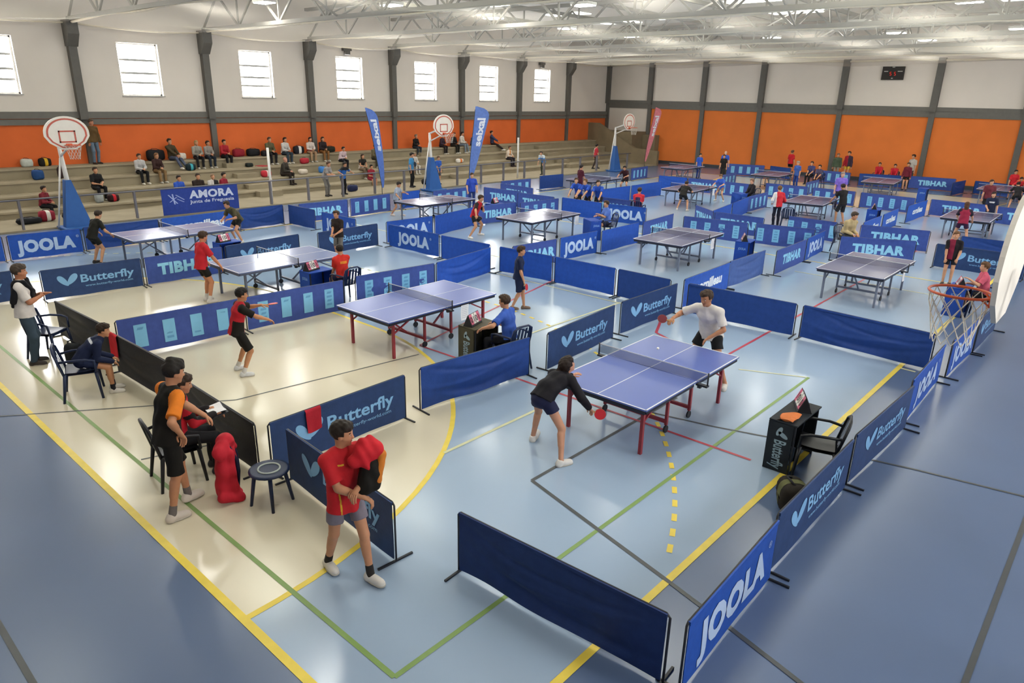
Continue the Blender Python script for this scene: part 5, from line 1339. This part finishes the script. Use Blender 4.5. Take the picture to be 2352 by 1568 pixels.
person('person in navy t-shirt with white print across the right table', (29.95,1.75), 184, 1.48, 'stand', ('#1d2440','short'), ('#17181f','trousers'), '#2a2a30', ('#2a1c14','long'), '#cc9a7c', 1, rh=(.3,-.1,1.0), acc=('#d4d4d8', lambda c, J: (((c-J['chest'])@J['FW']) > .05*J['s']) & (np.abs((c-J['chest'])@J['up']-.0) < .03*J['s']) & (np.abs((c-J['chest'])@J['SL']) < .1*J['s'])))
person('person in dark maroon behind the girl in the navy t-shirt', (34.0,2.5), -160, 1.6, 'stand', ('#6a2a34','short'), (BLK,'trousers'), '#2a2a30', ('#3a2418','short'), '#c79272', 0)
person('person in bright red shirt at the right edge against the orange wall', (42.3,2.75), -150, 1.5, 'stand', ('#c5242f','short'), (BLK,'shorts'), '#2a2a30', ('#2a1c14','short'), '#c79272', 0)
person('person in red shirt leaning on the far right table', (41.5,2.35), 190, 1.45, 'ready', ('#c92f36','short'), (BLK,'shorts'), '#2a2a30', ('#2a1c14','short'), '#c79272', 0)
person('person in black at the far right table by the picture edge', (37.6,1.9), 20, 1.5, 'ready', ('#1d1a1d','short'), (BLK,'shorts'), '#2a2a30', ('#2a1c14','short'), '#c79272', 0)
chair((43.9,9.62), math.pi, 'chair of the left one of two seated boys in red by the wall')
chair((43.8,8.75), math.pi, 'chair of the right one of two seated boys in red by the wall')
person('person in red sitting against the orange wall, left one of the seated two', (43.9,9.62), 184, 1.55, 'sit', ('#bb2230','long'), (BLK,'trousers'), '#2a2a30', ('#14100e','short'), '#c79272', 0)
person('person in red sitting against the orange wall, right one of the seated two', (43.8,8.75), 184, 1.50, 'sit', ('#bb2230','long'), (BLK,'trousers'), '#2a2a30', ('#14100e','short'), '#c79272', 0)
person('person in pale shirt standing by the wall pillar near the big TIBHAR barrier', (44.6,8.05), 150, 1.82, 'stand', ('#b9b4ae','short'), ('#45504c','trousers'), '#2a2a30', ('#2a1c14','short'), '#c79272', 0)
person('person in maroon standing in front of the pale-shirted man by the pillar', (42.0,7.65), 175, 1.52, 'stand', ('#6a1f30','long'), (BLK,'shorts'), '#2a2a30', ('#3a2a18','short'), '#c79272', 0)
person('person in green jacket standing at the foot of a wall pillar', (44.4,12.22), 200, 1.62, 'stand', ('#4c5a46','long'), ('#8c8478','trousers'), '#2a2a30', ('#6a5a4a','short'), '#c79272', 0, bulk=1.15)
person('person in red and dark jacket with yellow shorts by the orange wall', (44.5,11.6), 170, 1.78, 'stand', ('#a32030','long'), ('#c9a43c','shorts'), '#1c1c20', ('#2a1c14','short'), '#c79272', 0, acc=('#3b2c3c', left_half))
person('person in bright red polo shirt standing at the orange wall, seen from behind', (43.6,14.8), -20, 1.68, 'stand', ('#c41f2c','short'), ('#1a1416','shorts'), '#b9a090', ('#6a5040','short'), '#c99272', 0)
person('person with grey hair in blue shirt near the standing man in red', (37.3,11.95), 160, 1.52, 'stand', ('#3a5aa6','short'), ('#24408a','trousers'), '#a98a50', ('#8a8278','short'), '#c99272', 0)
chair((40.6,12.35), math.pi, 'chair under the left seated spectator at the far table'); chair((38.9,11.3), math.pi, 'chair under the right seated spectator at the far table')
person('person in dark blue sitting left behind the man with grey hair', (40.6,12.35), 170, 1.6, 'sit', ('#3b4070','short'), (BLK,'trousers'), '#2a2a30', ('#1c1410','short'), '#c99272', 0)
person('person in dark top sitting right behind the man with grey hair', (38.9,11.3), 170, 1.55, 'sit', ('#4a4460','short'), ('#3a1a20','trousers'), '#2a2a30', ('#1c1410','short'), '#c99272', 0)
person('person with bald head in blue standing by the farthest left table', (39.35,17.2), -150, 1.66, 'stand', ('#2f55b8','short'), ('#3a3c34','trousers'), '#2a2a30', ('#b09080','bald'), '#d0a288', 0)
person('person with dark hair in blue left of the bald man far back', (37.9,17.8+.35), -120, 1.50, 'stand', ('#3258bc','short'), ('#3a52a0','trousers'), '#2a2a30', ('#1a1410','short'), '#c99272', 0)
person('person in black right of the bald man far back', (38.6,16.9), 190, 1.48, 'stand', ('#1c1818','short'), ('#262428','trousers'), '#2a2a30', ('#2a1c14','short'), '#c99272', 0)
person('person in maroon and black bending right of the far basketball stand', (28.7,17.4), 190, 1.48, 'ready', ('#35161f','short'), ('#191a1e','shorts'), '#cfc8c0', ('#1c1410','short'), '#c99272', 0, lean=24)
person('person in maroon left of the table beneath the rail', (25.0,17.5), -20, 1.56, 'stand', ('#4c1828','short'), ('#4a1a2a','trousers'), '#2a2a30', ('#1c1410','short'), '#c99272', 0, rh=(.3,-.1,.95))
person('person in dark clothes umpiring behind a blue table far back', (28.5,10.55), 150, 1.55, 'sit', ('#1f1c22','long'), (BLK,'trousers'), '#2a2a30', ('#7a5a48','short'), '#cf9c80', 0)
chair((28.5,10.55), math.radians(150), 'chair of the dark-clad umpire far back')
# ---------------- on and around the bleachers
ROW = {0: (30.02,1.5), 1: (29.12,1.1), 2: (28.2,.7), 3: (27.25,.3)}
def sit(label, x, row, top, bot, hair, hdg=-90, H=1.6, shoes='#cfcac2', skin='#c08c6c', lod=0, **kw):
    y, z = ROW[row]; s = H/1.75; fz = -.4/s+.085
    if 'lf' not in kw: kw['lf'] = (.42,.13,fz,6)
    if 'rf' not in kw: kw['rf'] = (.44,-.12,fz,-6)
    return person(label, (x,y), hdg, H, 'bench', top, bot, shoes, hair, skin, lod, z=z, **kw)
person('person in brown jacket and jeans standing on the top row behind the left basketball board', (8.45,30.05), -70, 1.80, 'stand', ('#5a4526','long'), ('#5d6f80','trousers'), '#3a3028', ('#4a3a2c','short'), '#b97f62', 0, z=1.5, bulk=1.05)
sit('person in black polo shirt with folded hands sitting right of the left basketball stand', 7.66, 2, ('#19191c','short'), ('#16161a','trousers'), ('#33241a','short'), -80, 1.70)
sit('person in red and grey jacket sitting low left of the left basketball stand', 5.5, 3, ('#7a2630','long'), ('#1b1b1f','trousers'), ('#221812','short'), -50, 1.55)
sit('person in dark clothes half hidden by the pole of the left basketball stand', 6.45, 3, ('#2a2024','long'), ('#211c24','trousers'), ('#1c1410','short'), -110, 1.58)
sit('person in pale grey jacket and black trousers with white shoes on the left bleachers', 9.72, 1, ('#b3b1b0','long'), ('#15161a','trousers'), ('#3a261c','short'), -85, 1.62, '#e6dfd4')
sit('person in dark vest and beige trousers beside the one in pale grey jacket', 10.42, 1, ('#3a2422','long'), ('#8a6f4c','trousers'), ('#7d5c3c','long'), -80, 1.62)
sit('person in brown jacket stretching the legs on the top row', 11.52, 0, ('#3f3522','long'), ('#4a5166','trousers'), ('#2f241c','short'), -75, 1.78, lf=(.72,.12,-.25,6), rf=(.66,-.10,-.25,-6), lean=-4)
sit('person with long blond hair in black and white on the top row', 12.63, 0, ('#8e8a80','long'), ('#1a1a1f','trousers'), ('#a58a5c','long'), -95, 1.62)
sit('person with curly dark hair in grey top and dark jeans on the top row', 13.14, 0, ('#8d8680','long'), ('#222a36','trousers'), ('#33231a','curly'), -85, 1.56)
sit('person in red jacket with black trousers on the top row', 13.9, 0, ('#a3242e','long'), ('#18181c','trousers'), ('#241a14','short'), -80, 1.62, '#d9d2c6')
sit('person in blue shirt behind the AMORA banner', 10.42, 3, ('#2d52b0','short'), ('#1c2030','trousers'), ('#1f1712','short'), -80, 1.68)
sit('person in dark brown jacket behind the AMORA banner', 11.24, 3, ('#2e231f','long'), ('#1c1a1c','trousers'), ('#3a2d22','short'), -90, 1.74, bulk=1.1)
sit('person in white and black top behind the AMORA banner', 11.89, 3, ('#c9c5c2','long'), ('#26262a','trousers'), ('#8a6f58','short'), -95, 1.62, acc=('#222226', left_half))
sit('person in dark red jacket at the right end behind the AMORA banner', 12.3, 3, ('#8c2434','long'), ('#26262a','trousers'), ('#1f1712','short'), -60, 1.68)
sit('person in olive jacket on the top row above the left volleyball post', 16.23, 0, ('#5e5a40','long'), ('#1c1c20','trousers'), ('#4a3424','short'), -90, 1.72)
sit('person in white top and jeans on the top row right of the left volleyball post', 17.05, 0, ('#c6c3c0','long'), ('#33424f','trousers'), ('#241812','long'), -80, 1.66)
sit('person with black hair in red and white on the top row', 18.52, 0, ('#d0c4be','long'), ('#a98a6c','trousers'), ('#1c1410','long'), -95, 1.6, acc=('#a8283a', lower_part))
sit('person in dark top beside the black-haired one in red and white', 19.25, 0, ('#2c2226','long'), ('#8c6238','trousers'), ('#33241a','long'), -90, 1.6)
sit('person with dark hair in pale pink top leaning forward on the bleachers', 19.77, 1, ('#cdb7bd','long'), ('#1e1f26','trousers'), ('#1c1410','short'), -85, 1.58, lean=30)
sit('person with bald head in dark green-grey coat right of the left volleyball post', 15.85, 2, ('#3a3630','long'), ('#2a231e','trousers'), ('#b09080','bald'), -60, 1.72, '#241c18', '#c99480', bulk=1.08)
sit('person in red top with white shoes sitting low behind the rail', 20.19, 3, ('#8e2333','short'), ('#8c2434','longshorts'), ('#1c1410','short'), -90, 1.5, '#e4ddd2')
sit('person in black vest with white hem sitting above the one in red', 20.38, 2, ('#22201f','none'), ('#7c6a58','trousers'), ('#3a281c','long'), -90, 1.62, acc=('#d0cac4', lower_part))
sit('person in olive clothes behind the left blue feather flag', 21.9, 1, ('#6a6148','long'), ('#3d3a2e','trousers'), ('#5a4430','short'), -90, 1.6)
sit('person in black jacket left of the middle basketball stand on the top row', 25.56, 0, ('#1d1b1c','long'), ('#2c3440','trousers'), ('#7a6a5a','short'), -85, 1.56)
sit('person in white jacket holding a navy bag left of the middle basketball stand', 23.9, 2, ('#c9c2bc','long'), ('#d0c9c2','trousers'), ('#8a7a68','short'), -90, 1.48)
sit('person in dark purple top sitting right under the middle basketball board', 27.65, 0, ('#382a36','long'), ('#231e22','trousers'), ('#2a1d16','short'), -80, 1.48)
sit('person in white sweater and jeans right of the middle basketball board', 29.26, 0, ('#d0c9c0','long'), ('#7a8490','trousers'), ('#1c1410','short'), -70, 1.7, lf=(.55,.12,-.3,6))
sit('person in black sweater left of the one in white sweater', 28.6, 0, ('#201d1e','long'), ('#23231f','trousers'), ('#3a2a1e','short'), -80, 1.62)
sit('person in denim blue jacket left of the right blue feather flag', 30.3, 0, ('#4a608c','long'), ('#3a3238','trousers'), ('#33241c','short'), -80, 1.5)
sit('person in dark jacket stretching the legs right of the right blue feather flag', 32.15, 0, ('#343a58','long'), ('#2a2020','trousers'), ('#2a1d16','short'), -55, 1.66, lf=(.78,.1,-.28,6), rf=(.74,-.1,-.28,-6), lean=-6)
sit('person in white and orange tracksuit on the right bleachers', 31.68, 2, ('#d4c4b4','long'), ('#2b2a34','trousers'), ('#5a4434','short'), -85, 1.66, '#3a2c30', acc=('#d3843c', lambda c, J: np.abs((c-J['chest'])@J['SL']) < .05))
person('person in grey shirt leaning on the guard rail with folded arms', (16.1,25.0), -70, 1.62, 'stand', ('#8f8b8a','short'), ('#6e6b66','trousers'), '#2c2a28', ('#4a3424','short'), '#c08c6c', 0, lean=26, z=.06, pel=(-.1,0,.92), lh=(.40,.05,1.06), rh=(.40,-.05,1.04))
person('person in blue shirt and black tracksuit leaning with stretched arms by the guard rail', (17.0,25.05), -80, 1.52, 'stand', ('#2f64ad','short'), ('#17181c','trousers'), '#2c2a28', ('#221812','short'), '#c08c6c', 0, lean=20, z=.06, lh=(.35,.4,1.12), rh=(.35,-.4,1.12), acc=('#1d1c20', shoulders))
person('person in light blue and black top standing left of the middle basketball stand', (21.2,25.2), -60, 1.72, 'stand', ('#3f86b8','short'), ('#1c1b1e','trousers'), '#24242a', ('#1f1712','short'), '#c08c6c', 0, z=.06, acc=('#1f1e22', left_half))
person('person in blue t-shirt and grey shorts standing right of the middle basketball stand', (23.1,25.3), -95, 1.45, 'stand', ('#2f5cb4','short'), ('#5b5a64','longshorts'), '#2a2a2e', ('#5a4030','short'), '#c9987a', 0, z=.06, lh=(.2,.1,.8), rh=(.2,-.1,.8))
person('person in white and blue jersey leaning over the rail at the right', (31.3,24.95), 190, 1.5, 'stand', ('#4e86cc','short'), ('#3b4238','trousers'), '#2a2a2e', ('#2a1c14','short'), '#c9987a', 0, lean=38, z=.06, lh=(.4,.2,.8), rh=(.4,-.2,.8), acc=('#c8d2dc', shoulders))
person('person in red and white jersey climbing at the far end of the rail', (37.0,25.2), -30, 1.62, 'walk', ('#b3303c','short'), ('#3a302c','trousers'), '#2a2a2e', ('#1c1410','short'), '#c9987a', 0, z=.06, acc=('#cfcfc4', left_half))

# ================================================================ loose things
def bag(loc, size, col, label, rz=0.0, strap=True, kind='duffel', trim=None):
    r = empty('sports_bag', label, 'bag', loc, rz)
    M = cloth('bag_'+col[1:], col)
    a, b, c = [q*.88 for q in size]; m = MB()
    def fn(u, v):
        th = 2*math.pi*v; ex = .75 if kind == 'duffel' else .9
        cy_ = math.copysign(abs(math.cos(th))**.7, math.cos(th)); sz = math.copysign(abs(math.sin(th))**.7, math.sin(th))
        t = 2*u-1; k = (1-abs(t)**4)**.5 if abs(t) < 1 else 0
        k = max(k, .02)
        return (a/2*t, b/2*cy_*k*(1+.05*math.sin(9*u+5*v)), c/2+c/2*sz*(k**.6)*(1+.05*math.sin(7*u)))
    m.grid(fn, 14, 18); m.build('bag_body', [M], r)
    if strap:
        m = MB(); m.tube([(-a*.25, 0, c*.95), (-a*.12, .05, c*1.08), (a*.12, .07, c*1.06), (a*.25, 0, c*.95)], .012, 6); m.build('strap', [mat('strap_dark', '#1b1b20', .7)], r)
    if trim:
        m = MB(); m.grid(lambda u, v: (lambda p: (p[0], p[1]*1.03, c/2+(p[2]-c/2)*1.03))(fn(.38+.24*u, .0+v)), 5, 18); m.build('trim_panel', [cloth('bagtrim_'+trim[1:], trim)], r)
    return r
R0 = lambda x: (x, 30.2, 1.5); R1 = lambda x: (x, 29.25, 1.1); R2 = lambda x: (x, 28.35, .7); R3 = lambda x: (x, 27.4, .3)
bag(R0(6.0), (.5,.3,.36), '#b9bdb4', 'pale grey bag on the top row left of the basketball board')
bag(R0(6.62), (.55,.3,.36), '#1d1b18', 'black bag with yellow stripe on the top row at the left', .2, True, 'duffel', '#c9a22a')
bag(R1(6.05), (.48,.36,.42), '#24477a', 'dark blue bag one row below the black and yellow one')
bag(R1(6.85), (.3,.25,.5), '#3a2a2a', 'narrow dark brown bag leaning beside the dark blue bag', .4)
bag((5.15,25.7,.06), (.6,.4,.42), '#8a2434', 'red bag with white slash behind the rail at the left', .1, True, 'duffel', '#d5d0c8')
bag((4.55,25.5,.06), (.9,.36,.24), '#1a1c20', 'flat black bag left of the red and white one behind the rail')
bag((5.95,25.6,.06), (.85,.4,.30), '#1f1718', 'dark bag lying right of the red and white one behind the rail')
bag(R3(7.95), (.5,.34,.32), '#2a1416', 'small black and red bag at the feet of the man in black polo', .1, True, 'duffel', '#b8242e')
bag(R3(7.45), (.36,.3,.4), '#9aa0a0', 'grey plastic bag between the feet of the man in black polo', 0, False)
bag(R0(10.9), (.95,.4,.55), '#18181b', 'big black bag leaning at the wall behind the pair on the left bleachers', .1)
bag(R1(11.95), (.5,.36,.34), '#1b2a30', 'black and teal bag in front of the man stretching his legs', 0, True, 'duffel', '#3f9aa8')
bag(R0(12.05), (.4,.3,.34), '#cfc6bc', 'white bag beside the man in brown jacket on the top row', .2, False)
bag(R0(14.75), (.7,.36,.42), '#8a1f2c', 'red bag right of the person in red jacket on the top row')
bag(R0(15.5), (.8,.4,.40), '#17171b', 'black bag on the top row, left of the olive jacket')
bag((15.95,29.92,1.5), (.45,.3,.3), '#1d1b1f', 'smaller black bag in front of the others left of the olive jacket')
bag(R0(18.0), (.7,.36,.45), '#23232c', 'dark navy bag with white patch on the top row', 0, True, 'duffel', '#dcd8d4')
bag(R0(19.9), (.7,.34,.36), '#24261e', 'dark green bag on the top row, rightmost one there', .2)
bag(R1(14.72), (.42,.34,.22), '#1c2420', 'small dark cap-like bag alone on the second row', 0, False)
bag(R2(15.05), (.6,.36,.34), '#b5303c', 'red and white bag left of the bald spectator', .2, True, 'duffel', '#d8c8c4')
bag(R1(17.7), (.6,.36,.32), '#a52a36', 'red bag in the middle of the second row', .3)
bag(R2(17.0), (.55,.36,.28), '#c9beb0', 'pale clothes bag right of the bald spectator', 0, False)
bag(R2(18.1), (.42,.34,.36), '#3f7ac0', 'light blue bag on the third row', 0, True)
bag((18.0,25.75,.06), (.65,.36,.34), '#232a4c', 'navy bag behind the rail below the light blue one', .1)
bag(R2(27.6), (.7,.3,.28), '#d8d2ca', 'white and orange bag lying under the middle basketball board', .1, False, 'duffel', '#cf7030')
bag((23.6,27.9,.7), (.5,.3,.34), '#1f2c3c', 'navy bag on the lap row left of the middle basketball stand', .1)
bag((22.6,25.7,.06), (.6,.36,.32), '#22201f', 'dark bag right behind the middle basketball stand')
# around the near courts
bag((5.25,-.38,0), (.55,.36,.42), '#231d15', 'dark brown backpack behind the right-hand Butterfly barrier', .6, True, 'duffel', '#62633f')
bag((1.12,10.3,0), (.3,.24,.46), '#17191d', 'black backpack leaning on the black barrier by the clapping man', .2, True, 'pack')
bag((1.22,9.85,0), (.34,.3,.44), '#15161a', 'second black backpack close to the black barrier', .6, True, 'pack')
# red backpack hanging beside the coach's chair
r = empty('backpack', 'red backpack standing between the coach and the round stool', 'bag', (.86,4.52,0), -.5)
sdf_obj('bag_body', [('ell', V3(0,0,.12), V3(.02,0,.62), V3(0,1,0), V3(.17,.10,0)[:2], V3(.15,.08,0)[:2], .04), ('cone', V3(.0,-.12,.66), V3(.06,.10,.70), .075, .085, .05), ('cone', V3(.06,.10,.70), V3(.14,.16,.58), .07, .045, .05),
   ('cone', V3(.10,-.06,.60), V3(.12,-.08,.12), .045, .04, .03), ('cone', V3(.11,.06,.58), V3(.13,.05,.20), .045, .035, .03), ('cone', V3(-.02,-.16,.1), V3(.16,-.10,.04), .06, .05, .05), ('cone', V3(.16,-.10,.04), V3(.10,.16,.04), .05, .05, .05)],
   '#b51f2e', r, None, 0, .011, ((V3(0,0,.002), V3(0,0,-1)),), .010, 20)
for y in (-.02, .13):
    m = MB(); m.tube([(.10, y, .66), (.16, y*1.1, .5), (.165, y*1.2, .25), (.15, y*1.2, .10)], [.018, .018, .016, .010], 6); m.build('strap', [cloth('strap_navy', '#1c1f3a')], r)
# cloths over barriers
def draped_towel(x, y, ang, w, lab, col='#a81c2c', l1=.32, l2=.22, h=.69):
    r = MB(); c, s_ = math.cos(ang), math.sin(ang)
    def fn(u, v):
        t = (u-.5)*w*(1+.15*(v-.3)); q = v*(l1+l2)
        off = .022+.012*math.sin(7*u+1.5)*abs(v-.4)*2
        if q < l1: nn, zz = -off-.0, h+.018-(l1-q)
        else: nn, zz = off, h+.018-(q-l1)
        if abs(q-l1) < .03: nn *= abs(q-l1)/.03; 
        zz = min(zz, h+.016)
        return (x+c*t-s_*nn, y+s_*t+c*nn, zz-.02*math.sin(4*u)*(1 if q < .05 else 0))
    r.grid(fn, 12, 26); o = r.build('towel', [cloth('towel_'+col[1:], col)]); return tag(o, lab, 'towel')
draped_towel(2.14, 4.63, .03, .22, 'dark red towel hanging over the Butterfly barrier left of the boy in red')
draped_towel(1.50, 9.42, math.pi/2*-1, .34, 'bright red cloth over the end of the middle black barrier', '#cc2530', .40, .25)
tag(MB().box((0,0,.015), (.45,.5,.03), 0, bev=.012).build('folded_jacket', [cloth('folded_red', '#a8323c')], None, (15.4,29.25,1.1), .3), 'flat folded red jacket on the second row of the bleachers', 'jacket')
